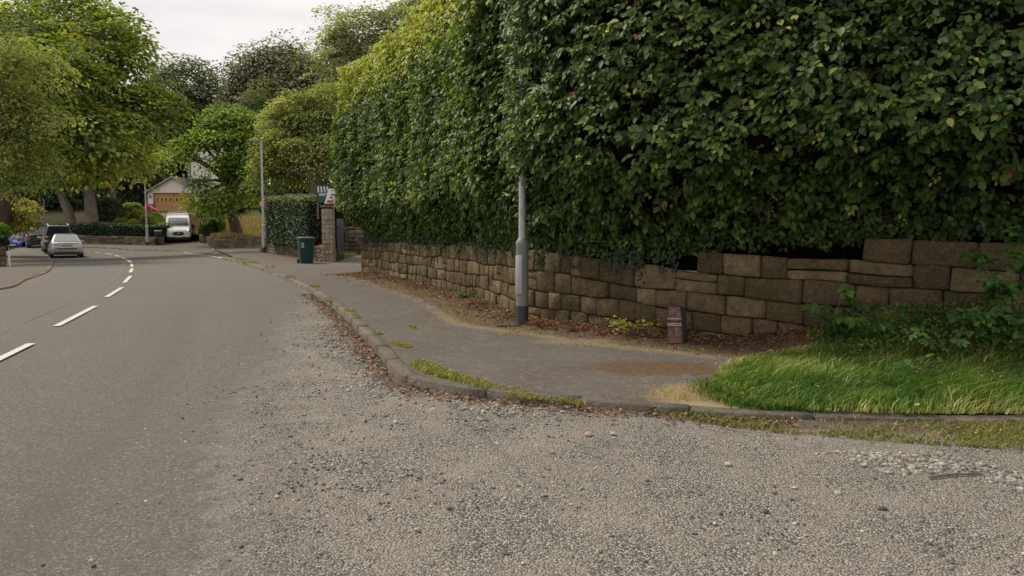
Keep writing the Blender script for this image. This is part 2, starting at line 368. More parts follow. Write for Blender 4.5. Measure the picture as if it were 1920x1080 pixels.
M['doorgrey'] = plain('column_door_grey', (0.36, 0.37, 0.37), 0.5, 0.1, 0.08, 5)
M['black'] = plain('black_plastic', (0.02, 0.02, 0.022), 0.5, 0, 0.2)
M['coldark'] = plain('column_foot_black', (0.035, 0.037, 0.045), 0.6, 0, 0.3, 14)
M['rubber'] = plain('tyre_rubber', (0.018, 0.018, 0.018), 0.85)
M['glass'] = plain('car_glass', (0.03, 0.035, 0.042), 0.06, 0, 0.1, 2, coat=1.0, spec=0.9)
M['glassl'] = plain('windscreen_glass', (0.15, 0.16, 0.18), 0.1, 0, 0.1, 2, coat=1.0, spec=0.9)
M['silver'] = plain('silver_car_paint', (0.42, 0.42, 0.43), 0.32, 0.55, 0.04, 2, coat=0.8)
M['white'] = plain('white_car_paint', (0.78, 0.77, 0.74), 0.35, 0, 0.04, 2, coat=0.6)
M['blue'] = plain('blue_car_paint', (0.015, 0.045, 0.42), 0.3, 0.2, 0.05, 2, coat=0.9)
M['dark'] = plain('dark_car_paint', (0.02, 0.023, 0.03), 0.25, 0.2, 0.1, 2, coat=0.9)
M['grey'] = plain('grey_car_paint', (0.05, 0.055, 0.06), 0.3, 0.4, 0.1, 2, coat=0.9)
M['redlamp'] = plain('tail_lamp_red', (0.45, 0.012, 0.015), 0.2, 0, 0.1, 3, coat=1)
M['headlamp'] = plain('head_lamp_lens', (0.22, 0.22, 0.23), 0.1, 0.3, 0.1, 3, coat=1)
M['plate_y'] = plain('yellow_number_plate', (0.65, 0.42, 0.03), 0.5)
M['plate_w'] = plain('white_number_plate', (0.72, 0.72, 0.70), 0.5)
M['alloy'] = plain('alloy_rim', (0.4, 0.4, 0.4), 0.4, 0.6)
M['bin'] = plain('green_bin_plastic', (0.005, 0.040, 0.033), 0.42, 0, 0.15, 5)
M['label'] = plain('white_print', (0.62, 0.66, 0.64), 0.6)
M['render'] = plain('cream_render', (0.78, 0.74, 0.66), 0.9, 0, 0.06, 3)
M['renderw'] = plain('white_render', (0.78, 0.76, 0.72), 0.9, 0, 0.05, 3)
M['oak'] = plain('varnished_timber', (0.58, 0.34, 0.125), 0.5, 0, 0.14, 10)
M['oakd'] = plain('timber_joint', (0.24, 0.12, 0.04), 0.6, 0, 0.2)
M['slate'] = plain('roof_slate', (0.035, 0.034, 0.034), 0.8, 0, 0.25, 5)
M['pink'] = plain('pink_plastic', (0.72, 0.05, 0.16), 0.4)
M['signgreen'] = plain('sign_green_board', (0.008, 0.065, 0.052), 0.5, 0, 0.08)
M['signwhite'] = plain('sign_white_board', (0.75, 0.73, 0.70), 0.5, 0, 0.05)
M['signred'] = plain('sign_red_paint', (0.52, 0.05, 0.035), 0.5, 0, 0.08)
M['signback'] = plain('sign_black_print', (0.02, 0.02, 0.02), 0.6)
M['wood_post'] = plain('weathered_timber', (0.19, 0.145, 0.10), 0.9, 0, 0.3, 15)
def mile_material():
    m, n, b = new_mat('peeling_white_iron')
    f = NOISE(n, 26, 8, 0.85, None, 0.8)
    c = RAMP(n, f, [(0.38, (0.24, 0.215, 0.185)), (0.47, (0.15, 0.11, 0.09)), (0.54, (0.13, 0.045, 0.030)), (0.66, (0.035, 0.026, 0.022))])
    n.links.new(c, b.inputs['Base Color']); b.inputs['Roughness'].default_value = 0.85; BUMP(n, b, f, 0.6, 0.008); return m
M['mile'] = mile_material()
M['iron'] = plain('dark_rusty_iron', (0.055, 0.038, 0.032), 0.85, 0.1, 0.4, 20, bump=0.3)

# ------------------------------------------------------------------ draped sheets
def catmull(P, n=6):
    P = [np.array(p, float) for p in P]; o = []
    for i in range(len(P) - 1):
        p0 = P[max(i - 1, 0)]; p1 = P[i]; p2 = P[i + 1]; p3 = P[min(i + 2, len(P) - 1)]
        for k in range(n):
            t = k / n
            o.append(0.5 * ((2 * p1) + (-p0 + p2) * t + (2 * p0 - 5 * p1 + 4 * p2 - p3) * t * t + (-p0 + 3 * p1 - 3 * p2 + p3) * t ** 3))
    o.append(P[-1]); return np.array(o)

def inside(poly, X, Y):
    poly = np.asarray(poly); r = np.zeros(np.shape(X), bool); n = len(poly); j = n - 1
    for i in range(n):
        xi, yi = poly[i][:2]; xj, yj = poly[j][:2]
        c = ((yi > Y) != (yj > Y)) & (X < (xj - xi) * (Y - yi) / (yj - yi + 1e-12) + xi); r ^= c; j = i
    return r

def pdist(path, X, Y):
    X = np.asarray(X, float); Y = np.asarray(Y, float); best = np.full(X.shape, 1e9)
    for a, b in zip(path[:-1], path[1:]):
        ax, ay = a[:2]; bx, by = b[:2]; dx, dy = bx - ax, by - ay; L = dx * dx + dy * dy + 1e-12
        t = np.clip(((X - ax) * dx + (Y - ay) * dy) / L, 0, 1)
        best = np.minimum(best, np.hypot(X - ax - t * dx, Y - ay - t * dy))
    return best

def sheet(name, poly, cell, zf, mat, attrf=None, parent=None, smooth=True, cellf=None):
    """fills a polygon with a draped mesh; cellf(x,y) may thin the inner points far away"""
    poly = np.asarray(poly)[:, :2]; lo = poly.min(0); hi = poly.max(0)
    gx, gy = np.meshgrid(np.arange(lo[0], hi[0], cell), np.arange(lo[1], hi[1], cell)); gx = gx.ravel(); gy = gy.ravel()
    k = inside(poly, gx, gy) & (pdist(np.vstack([poly, poly[:1]]), gx, gy) > cell * 0.4)
    gx, gy = gx[k], gy[k]
    pts = [Vector((float(a), float(b))) for a, b in poly] + [Vector((float(a), float(b))) for a, b in zip(gx, gy)]
    n = len(poly)
    vo, eo, fo, *_ = delaunay_2d_cdt(pts, [(i, (i + 1) % n) for i in range(n)], [], 1, 1e-5)
    V = np.array([(p.x, p.y, 0) for p in vo]); V[:, 2] = zf(V[:, 0], V[:, 1])
    return np_mesh(name, V, np.array(fo), mat, parent, attrf(V) if attrf else None, smooth)

# main lines (world) --------------------------------------------------------------
KERB_H = 0.10
kpx = [(418, 483.5), (440, 487), (470, 495), (505, 507), (530, 516.5), (560, 531), (590, 546), (620, 566), (650, 590), (680, 620), (705, 647), (728, 677), (745, 694), (768, 706), (800, 714), (850, 724), (920, 734), (1000, 744), (1150, 758), (1300, 771), (1400, 777), (1600, 781), (1920, 786)]
K = [gp(u, v, float(np.interp(u, [745, 1000, 1300], [KERB_H, .05, .035]))) for u, v in kpx]
K = [(p.x, p.y) for p in K] + [(6.5, 5.95), (10, 5.9), (16, 5.9)]
K = catmull(K, 6)
WALL = [(-4.62, 23.3), (-3.62, 21.5), (-1.6, 16.7), (-0.98, 15.3), (-0.6, 14.2), (0.2, 11.4), (0.82, 10.75), (1.95, 9.62), (2.7, 9.15), (3.6, 8.6), (4.7, 7.95), (5.7, 7.5), (8, 7.0), (12, 6.6), (18, 6.4)]
WALLC = catmull(WALL, 5)

def zP(x, y):
    """pavement / verge top"""
    x = np.asarray(x, float); y = np.asarray(y, float)
    d = pdist(WALL, x, y)
    h = KERB_H - 0.06 * ss(22.2, 23.2, y) * (1 - ss(25, 26, y)) - np.interp(x, [-1.1, 0.3, 2.6], [0, .05, .065]) * (1 - ss(0.1, 1.1, pdist(K, x, y))) * (y < 9)
    bank = 0.26 * ss(1.5, 0.15, d) * ss(2.4, 4.0, x) + 0.05 * ss(0.9, 0.1, d)
    return H(x, y) + h + bank

# ------------------------------------------------------------------ ground, road
def ground_sheet():
    xs = np.concatenate([np.linspace(-900, -90, 14), np.linspace(-84, 40, 63), np.linspace(50, 900, 12)])
    ys = np.concatenate([np.linspace(-300, -20, 8), np.linspace(-16, 160, 89), np.linspace(175, 1500, 14)])
    X, Y = np.meshgrid(xs, ys); Z = H(X, Y) - 0.22 - 0.0 * X
    Z = np.minimum(Z, 14)
    V = np.stack([X, Y, Z], -1).reshape(-1, 3); nx = len(xs); i = np.arange((len(ys) - 1) * nx).reshape(len(ys) - 1, nx)[:, :-1].ravel()
    return tag(np_mesh('ground', V, np.stack([i, i + 1, i + nx + 1, i + nx], 1), M['ground'], None, None, True), kind='structure')
ground_sheet()

gline = [gp(*p) for p in [(400, 1078), (425, 900), (450, 790), (510, 690), (555, 620), (590, 570), (600, 548)]]
GY = np.array([p.y for p in gline]); GX = np.array([p.x for p in gline])
strip_a = gp(830, 745); strip_b = gp(1010, 920); strip_c = gp(1210, 1085)
def road_attrs(V):
    x, y = V[:, 0], V[:, 1]
    xl = np.interp(y, GY, GX)
    width = 0.42 + 0.07 * y
    g = ss(-width, width * 0.9, x - xl) * (1 - ss(19, 24, y)) * (0.72 + 0.28 * ss(2.0, 6.5, y) + 0.0 * y)
    kd = pdist(K, x, y)
    soil = 0.62 * ss(0.5, 0.0, kd) * (x > -3.6) * (1 - ss(20, 26, y)) + 0.45 * ss(0.9, 0.0, kd) * (x > 1.5)
    soil = np.maximum(soil, 0.55 * ss(3.0, 4.6, x) * ss(2.5, 5.0, y))
    sd_ = pdist([(strip_b.x, strip_b.y), (strip_c.x, strip_c.y)], x, y)
    strip = ss(0.085, 0.02, sd_ + .03 * vnoise(V * [1, 1, 0], 4, 8)) * ss(3.3, 2.6, y) + .55 * ss(.07, .02, pdist([(strip_a.x, strip_a.y), (strip_b.x, strip_b.y)], x, y))
    # tyre-darkened bands that follow the lane
    cx = [(-0.6, 2.2), (-1.6, 5.0), (-3.0, 9), (-5.2, 15), (-8.5, 23), (-13, 32), (-20, 42)]
    b1 = pdist(cx, x, y); b2 = pdist([(a - 1.55, b) for a, b in cx], x, y)
    dl_ = [gp(*q) for q in ((28, 1040), (100, 940), (194, 835), (260, 760), (311, 685), (355, 574))]; b3 = pdist([(q.x, q.y) for q in dl_], x, y) + .06 * vnoise(V * [1, 1, 0], 2.5, 8)
    worn = np.maximum(np.maximum(ss(0.5, 0.0, b1), ss(0.45, 0.0, b2)) * (1 - ss(30, 45, y)) * 0.45, .8 * ss(.34, .0, b3))
    lk = pdist([(p[0], p[1]) for p in LK], x, y)
    soil = np.maximum(soil, 0.55 * ss(1.3, 0.0, lk))
    return dict(gravel=g, soil=soil, strip=strip, worn=worn)

lkpx = [(0, 538), (50, 520), (92, 505), (98, 494), (101, 487), (93, 481), (83, 477.5), (50, 476), (18, 475)]
LK = [gp(u, v, 0.08) for u, v in lkpx]
LK = [(-9.5, 5.0), (-11.0, 10.0), (-13.6, 16.5)] + [(p.x, p.y) for p in LK] + [(-46, 49.5)]
LK = [LK[0], LK[1], LK[2]] + LK[3:]
fkpx = [(100, 462), (154, 463.2), (200, 464.2), (253, 468), (300, 469.5), (343, 471), (387, 475), (400, 471.5), (404, 467)]
FK = [gp(u, v, 0.06) for u, v in fkpx]; FK = [(-62, 60), (-48, 57.5)] + [(p.x, p.y) for p in FK]

road_poly = [(-20, -8), (26, -8), (26, 6.2), (8, 6.4), (4, 7.0), (0, 8.2), (-1.2, 9.5), (-2.5, 14), (-4.5, 20), (-8, 28), (-13, 38), (-14.5, 44), (-10, 56), (-10, 66), (-30, 63), (-66, 64), (-66, 45), (-40, 42), (-30, 36), (-22, 20), (-20, 5)]
def road_sheet():
    near = [(-9, 1.2), (7, 1.2), (7, 6.6), (4, 7.0), (0, 8.2), (-1.2, 9.5), (-2.5, 14), (-9, 14)]
    # variable density points: union of grids
    poly = np.array(road_poly, float)
    P = []
    for cell, box in ((0.08, (-2.5, 6.6, 1.5, 7.4)), (0.25, (-9, 7, 0.5, 14)), (0.6, (-24, 10, -6, 30)), (1.6, (-66, 26, -8, 66))):
        gx, gy = np.meshgrid(np.arange(box[0], box[1], cell), np.arange(box[2], box[3], cell)); gx = gx.ravel(); gy = gy.ravel()
        k = inside(poly, gx, gy) & (pdist(np.vstack([poly, poly[:1]]), gx, gy) > 0.04)
        for q in P: pass
        P.append((cell, box, gx[k], gy[k]))
    pts = []
    for i, (cell, box, gx, gy) in enumerate(P):
        keep = np.ones(len(gx), bool)
        for (c2, b2, _, _) in P[:i]:
            keep &= ~((gx > b2[0] - c2) & (gx < b2[1] + c2) & (gy > b2[2] - c2) & (gy < b2[3] + c2))
        pts += list(zip(gx[keep], gy[keep]))
    n = len(poly)
    pv = [Vector((float(a), float(b))) for a, b in poly] + [Vector((float(a), float(b))) for a, b in pts]
    vo, eo, fo, *_ = delaunay_2d_cdt(pv, [(i, (i + 1) % n) for i in range(n)], [], 1, 1e-5)
    V = np.array([(p.x, p.y, 0) for p in vo]); V[:, 2] = H(V[:, 0], V[:, 1])
    a = road_attrs(V)
    V[:, 2] += 0.012 * vnoise(V * [1, 1, 0], 0.8, 3) * ss(1.0, 2.5, V[:, 1]) * (V[:, 1] < 20)
    V[:, 2] += 0.006 * vnoise(V * [1, 1, 0], 6, 4) * a['gravel']
    return tag(np_mesh('road', V, np.array(fo), M['road'], None, a, True), kind='structure')
road_sheet()

# road markings: centre-line dashes
def offset_strip(a, b, wdt, mb, dz=0.016, n=6):
    a = np.array(a[:2]); b = np.array(b[:2]); d = b - a; d /= np.hypot(*d); nrm = np.array([-d[1], d[0]]) * wdt / 2; V = []; Fs = []
    for i in range(n + 1):
        p = a + (b - a) * i / n
        for s_ in (-1, 1):
            q = p + nrm * s_; V.append((q[0], q[1], float(H(*q)) + dz))
    for i in range(n): Fs.append((2 * i, 2 * i + 1, 2 * i + 3, 2 * i + 2))
    mb.add(V, Fs)
mb = MB()
for a, b in [((-60, 704), (58, 646)), ((106, 613), (179, 575)), ((200, 558), (229, 540)), ((233, 531), (245, 518.5)), ((244.5, 511.5), (248, 504)), ((247.5, 501), (247, 495.5)), ((245.5, 493), (239.5, 488.5)), ((238, 486.8), (228, 482.8)), ((225, 481.5), (216, 478.8)), ((210, 477.6), (198, 475.3)), ((189, 474.5), (178, 473.6)), ((171, 473.2), (156, 472.8))]:
    pa = gp(*a); pb = gp(*b); offset_strip(pa, pb, 0.10 if pa.y < 30 else 0.14, mb)
# give-way dashes across the lane mouth
gw = [gp(346, 472.8), gp(420, 485.2)]
for k in range(9):
    t0 = k / 9; t1 = t0 + 0.07
    offset_strip(gw[0].lerp(gw[1], t0), gw[0].lerp(gw[1], t1), 0.16, mb, n=2)
for k in range(6):
    t0 = k / 6; offset_strip(gp(288, 467.2).lerp(gp(340, 470.6), t0), gp(288, 467.2).lerp(gp(340, 470.6), t0 + 0.12), 0.14, mb, n=2)
o = mb.build('road_markings', M['mark']); tag(o, kind='structure')

tar = MB()
def seam(pxs, wdt, dz=.010):
    pts = catmull([tuple(gp(*q))[:2] for q in pxs], 5)
    for k in range(len(pts) - 1): offset_strip(pts[k], pts[k + 1] + (pts[k + 1] - pts[k]) * .02, wdt * random.uniform(.7, 1.3), tar, dz, 1)
seam([(-40, 640), (60, 598), (167, 552), (222, 515), (238, 490)], 0.024, .006)
o = tar.build('tarmac_seam', plain('pale_seam', (.165, .153, .138), .9, 0, .3, 30)); tag(o, kind='structure')
tar = MB(); seam([(742, 640), (752, 600), (735, 560)][::-1], .02, .014)
# ------------------------------------------------------------------ kerb and pavements
def kerb_run(name, path, zf, width, face_to, unit=0.9, mat=None, lift=0.0):
    """row of kerb stones; path = road-side top edge, body lies on the other side"""
    P = np.asarray(path)[:, :2]; seg = np.hypot(*np.diff(P, axis=0).T); S = np.concatenate([[0], np.cumsum(seg)])
    def at_s(s): return np.array([np.interp(s, S, P[:, 0]), np.interp(s, S, P[:, 1])])
    V = []; Fs = []; rn = []; s = 0.0
    while s < S[-1] - 0.1:
        e = min(s + unit * random.uniform(0.9, 1.1), S[-1]); m_ = max(2, int((e - s) / 0.22)); j = random.uniform(-0.011, 0.009); rr = random.random()
        b0 = len(V)
        for i in range(m_ + 1):
            q = s + 0.010 + (e - s - 0.020) * i / m_; p = at_s(q); t = at_s(min(q + 0.05, S[-1])) - at_s(max(q - 0.05, 0)); t /= np.hypot(*t) + 1e-9
            nn = np.array([-t[1], t[0]]) * face_to; z = float(zf(p[0] + nn[0] * width * 0.5, p[1] + nn[1] * width * 0.5)) + lift + j
            prof = [(0.03, -0.16), (0.004, z_ := 0) , (0, -0.03), (0.02, 0.0), (width - 0.01, 0.0), (width, -0.16)]
            prof = [(-0.012, -0.2), (0.0, -0.014), (0.011, 0.0), (width - 0.012, 0.0), (width, -0.015), (width, -0.2)]
            for (o_, dz) in prof:
                V.append((p[0] + nn[0] * o_, p[1] + nn[1] * o_, z + dz + random.uniform(-.002, .002))); rn.append(rr)
        k = 6
        for i in range(m_):
            for c in range(k - 1):
                a = b0 + i * k + c; Fs.append((a, a + 1, a + k + 1, a + k))
        Fs.append((b0, b0 + 5, b0 + 4, b0 + 1)); Fs.append((b0 + 1, b0 + 4, b0 + 3, b0 + 2))
        a = b0 + m_ * k; Fs.append((a, a + 1, a + 4, a + 5)); Fs.append((a + 1, a + 2, a + 3, a + 4))
        s = e
    return np_mesh(name, np.array(V), np.array(Fs), mat or M['kerb'], None, dict(rnd=np.array(rn)))
tag(kerb_run('kerb', K, lambda x, y: zP(x, y) * 1.0 + 0.006, 0.15, 1), kind='structure')

def side_offset(path, d):
    P = np.asarray(path)[:, :2]; T = np.gradient(P, axis=0); T /= np.hypot(T[:, 0], T[:, 1])[:, None] + 1e-9
    return P + np.stack([-T[:, 1], T[:, 0]], 1) * d

pillar_b = gp(613, 492, KERB_H)
pb_mid = gp(550, 481, KERB_H); pb_end = gp(488, 472, KERB_H)
wallB = [(pb_end.x, pb_end.y), (gp(517, 475.5, KERB_H).x, gp(517, 475.5, KERB_H).y), (pb_mid.x, pb_mid.y), (pillar_b.x - 0.15, pillar_b.y + 0.15)]
wallin = side_offset(WALLC, 0.25)     # behind the wall face
inner = list(map(tuple, wallin))[::-1]
pave_poly = [tuple(p) for p in side_offset(K, 0.14)] + inner + [(-4.0, 31), (-3.5, 40), (-9, 44)] + [(pillar_b.x + 0.25, pillar_b.y + 0.4)] + [tuple(p) for p in wallB[::-1]] + [(pb_end.x + 0.5, pb_end.y + 2.0), (pb_end.x - 2.2, pb_end.y + 2.0), (gp(425, 476, .1).x, gp(425, 476, .1).y), (K[0][0] + .1, K[0][1] + 1.0)]
def pave_attrs(V):
    x, y = V[:, 0], V[:, 1]; d = pdist(WALL, x, y)
    wid = np.interp(y, [6, 9, 11, 15, 20, 24], [1.6, 1.25, 1.3, 1.25, 1.2, 1.7])
    soil = 0.95 * ss(wid, wid * 0.55, d) * (x > -5.6) * (y < 24.5)
    dirt = gp(1230, 690, .1); soil = np.maximum(soil, 1.0 * ss(0.95, 0.1, np.hypot((x - dirt.x) * 0.75, (y - dirt.y) * 1.3)))
    soil = np.maximum(soil, 0.9 * (x > 2.9) * ss(2.7, 3.3, x))
    soil = np.maximum(soil, .75 * ss(1.0, 0.2, pdist(wallB, x, y)) * (y > 29))
    dry = 0.6 * np.exp(-((d - wid * 0.85) / 0.22) ** 2) * (x > -5.6) * (y < 24.5)
    q = gp(1320, 735, .1); dry = np.maximum(dry, 0.95 * ss(0.75, 0.15, np.hypot((x - q.x) * 0.9, y - q.y)))
    q = gp(1080, 640, .1); dry = np.maximum(dry, 0.6 * ss(0.9, 0.2, np.hypot((x - q.x) * 0.8, (y - q.y) * 1.8)))
    return dict(soil=soil, dry=dry)
def build_pave():
    poly = np.array(pave_poly, float); pts = []
    boxes = ((0.12, (-3.2, 6.2, 5.6, 12.5)), (0.35, (-6, 8, 5, 25)), (1.0, (-22, 20, 5, 48)))
    for i, (cell, box) in enumerate(boxes):
        gx, gy = np.meshgrid(np.arange(box[0], box[1], cell), np.arange(box[2], box[3], cell)); gx = gx.ravel(); gy = gy.ravel()
        k = inside(poly, gx, gy) & (pdist(np.vstack([poly, poly[:1]]), gx, gy) > 0.05)
        for c2, b2 in boxes[:i]: k &= ~((gx > b2[0] - c2) & (gx < b2[1] + c2) & (gy > b2[2] - c2) & (gy < b2[3] + c2))
        pts += list(zip(gx[k], gy[k]))
    n = len(poly); pv = [Vector(p) for p in poly] + [Vector((float(a), float(b))) for a, b in pts]
    vo, eo, fo, *_ = delaunay_2d_cdt(pv, [(i, (i + 1) % n) for i in range(n)], [], 1, 1e-5)
    V = np.array([(p.x, p.y, 0) for p in vo]); V[:, 2] = zP(V[:, 0], V[:, 1])
    a = pave_attrs(V); V[:, 2] += 0.012 * vnoise(V * [1, 1, 0], 1.5, 9) * ss(0.1, 0.6, pdist(K, V[:, 0], V[:, 1])) + 0.01 * a['soil'] * (1 + vnoise(V * [1, 1, 0], 7, 2)) 
    tag(np_mesh('pavement', V, np.array(fo), M['pave'], None, a, True), kind='structure')
build_pave()

# left pavement
lz = lambda x, y: H(x, y) + 0.045
LKs = catmull(LK, 4)
tag(kerb_run('kerb', LKs, lz, 0.14, 1, 0.9, None, 0.002), kind='structure')
lpoly = [tuple(p) for p in side_offset(LKs, 0.13)] + [(-46, 30), (-30, 10), (-20, 4)]
tag(sheet('left_pavement', lpoly, 0.9, lz, M['pave'], lambda V: dict(soil=0.30 + 0 * V[:, 0], dry=0.22 + 0 * V[:, 0])), kind='structure')
# far pavement and crossing
fz = lambda x, y: H(x, y) + 0.06
FKs = catmull(FK, 4)
tag(kerb_run('kerb', FKs, fz, 0.14, 1, 0.9, None, 0.005), kind='structure')
fback = [gp(374, 457, .06), gp(360, 457, .06), gp(300, 459, .06), gp(286, 459.5, .06), gp(150, 456.5, .06), gp(100, 455.5, .06)]
fpoly = [tuple(p) for p in side_offset(FKs, 0.13)] + [(gp(403, 464, .06).x, gp(403, 464, .06).y + 0.3)] + [(p.x, p.y + 1.6) for p in fback] + [(-62, 69)]
tag(sheet('far_pavement', fpoly, 0.9, fz, M['pave'], lambda V: dict(soil=0.15 + 0 * V[:, 0], dry=0.1 + 0 * V[:, 0])), kind='structure')

# ------------------------------------------------------------------ leaves
def unit(a): return a / (np.linalg.norm(a, axis=-1, keepdims=True) + 1e-9)
LEAF = {
    # (along, across, up): ovate leaf with a fold along its midrib
    'leaf': (np.array([(0, 0, 0), (.30, .42, .10), (.30, -.42, .10), (.66, .40, .06), (.66, -.40, .06), (1.0, 0, -.12), (.48, 0, -.04)]),
             np.array([(0, 2, 6), (0, 6, 1), (2, 4, 6), (1, 6, 3), (4, 5, 6), (3, 6, 5)])),
    'quad': (np.array([(0, 0, 0), (.55, .5, .10), (1.0, 0, -.15), (.55, -.5, .10)]), np.array([(0, 3, 2), (0, 2, 1)])),
    'star': (np.array([(0, 0, 0), (.45, .48, .02), (.78, .20, -.05), (1.05, .0, -.2), (.78, -.20, -.05), (.45, -.48, .02), (.05, .62, -.06), (.05, -.62, -.06), (.5, 0, .05)]),
             np.array([(0, 8, 1), (0, 5, 8), (1, 8, 2), (8, 3, 2), (8, 4, 3), (5, 4, 8), (0, 1, 6), (0, 7, 5)])),
}
def leaves(name, P, T, N, L, W, rnd, mat, parent=None, shape='leaf'):
    P = np.asarray(P); n = len(P); T = unit(T); B = unit(np.cross(N, T)); N2 = np.cross(T, B)
    tv, tf = LEAF[shape]; L = np.broadcast_to(L, (n,))[:, None, None]; W = np.broadcast_to(W, (n,))[:, None, None]
    V = P[:, None, :] + T[:, None, :] * tv[None, :, 0:1] * L + B[:, None, :] * tv[None, :, 1:2] * W + N2[:, None, :] * tv[None, :, 2:3] * L
    F = tf[None] + (np.arange(n) * len(tv))[:, None, None]
    return np_mesh(name, V.reshape(-1, 3), F.reshape(-1, tf.shape[1]), mat, parent, dict(rnd=np.repeat(np.clip(rnd, 0, 1), len(tv))), False)

def rdir(n, rng=RNG): return unit(rng.normal(size=(n, 3)))

# ------------------------------------------------------------------ dry-stone / coursed walls
def stone_wall(name, path, zb, heights, lens, mat, side=-1, thick=0.32, rough=0.018, label=None, cat='wall', group=None, keep=None, cope=False, kind=None, seed=1, round_=0.009, lean=0.0, wobble=0.018):
    """coursed rubble: each stone a swelling block of its own; side=-1 puts the face on the right of the path"""
    rnd_ = random.Random(seed); P = np.asarray(path, float)[:, :2]; seg = np.hypot(*np.diff(P, axis=0).T); S = np.concatenate([[0], np.cumsum(seg)])
    def pt(s): return np.array([np.interp(s, S, P[:, 0]), np.interp(s, S, P[:, 1])])
    def nrm(s):
        t = pt(min(s + 0.3, S[-1])) - pt(max(s - 0.3, 0)); t /= np.hypot(*t) + 1e-9; return np.array([-t[1], t[0]]) * side
    V = []; Fs = []; rn = []; z0 = 0.0; cn = 0.007
    ph = [rnd_.uniform(0, 6.28) for _ in range(3 * (len(heights) + 2))]
    def wob(q, c): return 0.0 if c == 0 else wobble * (math.sin(q * 1.3 + ph[3 * c]) + .7 * math.sin(q * 2.9 + ph[3 * c + 1]) + .4 * math.sin(q * 6.1 + ph[3 * c + 2]))
    for ci, h in enumerate(heights):
        s = -rnd_.uniform(0, 0.3); top = ci == len(heights) - 1
        while s < S[-1]:
            lr = lens(s, ci) if callable(lens) else lens; ln = rnd_.uniform(*lr); a = max(s, 0.0); e = min(s + ln, S[-1]); s += ln
            if e - a < 0.05: continue
            if keep is not None and not keep(ci, (a + e) / 2): continue
            parts_ = [(0.0, 1.0)]
            if rnd_.random() < 0.09 and not top and h > .15: j_ = rnd_.uniform(.38, .62); parts_ = [(0.0, j_), (j_, 1.0)]
            for (f0_, f1_) in parts_:
             dz = rnd_.uniform(-0.005, 0.005); out_ = rnd_.uniform(-0.012, 0.022) + rough * rnd_.uniform(0, 1); g = rnd_.choice([0.002, 0.004, 0.007]); nx, nz_ = 5, 4
             tb = rnd_.uniform(-.012, .012); ts = rnd_.uniform(-.02, .02)
             b0 = len(V); rr = rnd_.random() ** 1.2
             for layer in (0, 1):
                 for j in range(nz_):
                     for i in range(nx):
                         if layer == 1 and 0 < i < nx - 1 and 0 < j < nz_ - 1: continue
                         fu = [0, .09, .5, .91, 1][i]; fv = [0, .12, .88, 1][j]
                         q = a + g + (e - a - 2 * g) * fu; edge = (i in (0, nx - 1)) or (j in (0, nz_ - 1))
                         q += ts * (fv - 0.5) * (i in (0, nx - 1))
                         p = pt(q); n_ = nrm(q); fz1 = f0_ + (f1_ - f0_) * fv; wb = wob(q, ci) * (1 - fz1) + (wob(q, ci + 1) if not top else 0.4 * wob(q, ci + 1)) * fz1; z = z0 + h * fz1 + wb + (g if j == 0 else -g if j == nz_ - 1 else 0) + rnd_.uniform(-.004, .004) + (dz + (top and j == nz_ - 1) * tb * 2)
                         corner = (i in (0, nx - 1)) and (j in (0, nz_ - 1))
                         if corner: q2 = q + (cn if i == 0 else -cn); p = pt(q2); z += cn * .8 if j == 0 else -cn * .8
                         o_ = out_ - (round_ if edge else 0) + (0 if edge else rnd_.uniform(-rough, rough) * 0.8) + (0.012 if (not edge and i == 2) else 0)
                         if layer == 1: o_ = -(thick if top else 0.12)
                         o_ -= lean * (z0 + h * fv)
                         V.append((p[0] + n_[0] * o_, p[1] + n_[1] * o_, float(zb(q, p)) + z)); rn.append(rr)
             front = lambda i, j: b0 + j * nx + i
             bi = {}; c = b0 + nx * nz_
             for j in range(nz_):
                 for i in range(nx):
                     if 0 < i < nx - 1 and 0 < j < nz_ - 1: continue
                     bi[(i, j)] = c; c += 1
             for j in range(nz_ - 1):
                 for i in range(nx - 1): Fs.append((front(i, j), front(i + 1, j), front(i + 1, j + 1), front(i, j + 1)))
             ring = [(i, 0) for i in range(nx)] + [(nx - 1, j) for j in range(1, nz_)] + [(i, nz_ - 1) for i in range(nx - 2, -1, -1)] + [(0, j) for j in range(nz_ - 2, 0, -1)]
             for k in range(len(ring)):
                 p_, q_ = ring[k], ring[(k + 1) % len(ring)]
                 Fs.append((front(*q_), front(*p_), bi[p_], bi[q_]))
        z0 += h
    # core
    n = max(8, int(S[-1] / 0.3)); cb = len(V); hc = sum(heights[:-1]) + (0.3 * heights[-1] if len(heights) > 1 else heights[0] * 0.8)
    for i in range(n + 1):
        q = S[-1] * i / n; p = pt(q); n_ = nrm(q); zz = float(zb(q, p))
        hcc = hc
        if keep is not None:
            hcc = sum(h for ci, h in enumerate(heights) if keep(ci, q) and keep(ci, q - .45) and keep(ci, q + .3)) - 0.06
        for (o_, z) in ((-0.05, -0.3), (-0.05 - lean * hcc, hcc), (-thick - lean * hcc, hcc), (-thick, -0.3)): V.append((p[0] + n_[0] * o_, p[1] + n_[1] * o_, zz + z)); rn.append(0.0)
    Fc = []
    for i in range(n):
        for k in range(4):
            a = cb + i * 4 + k; b = cb + i * 4 + (k + 1) % 4; Fc.append((a, b, b + 4, a + 4))
    Fc += [(cb, cb + 1, cb + 2, cb + 3), (cb + n * 4 + 3, cb + n * 4 + 2, cb + n * 4 + 1, cb + n * 4)]
    o = np_mesh(name, np.array(V), np.array(Fs + Fc), mat, None, dict(rnd=np.array(rn)), False)
    me = o.data; me.materials.append(M['mortar']); mi = np.zeros(len(Fs) + len(Fc), np.int32); mi[len(Fs):] = 1; me.polygons.foreach_set('material_index', mi)
    return tag(o, label, cat, group, kind)

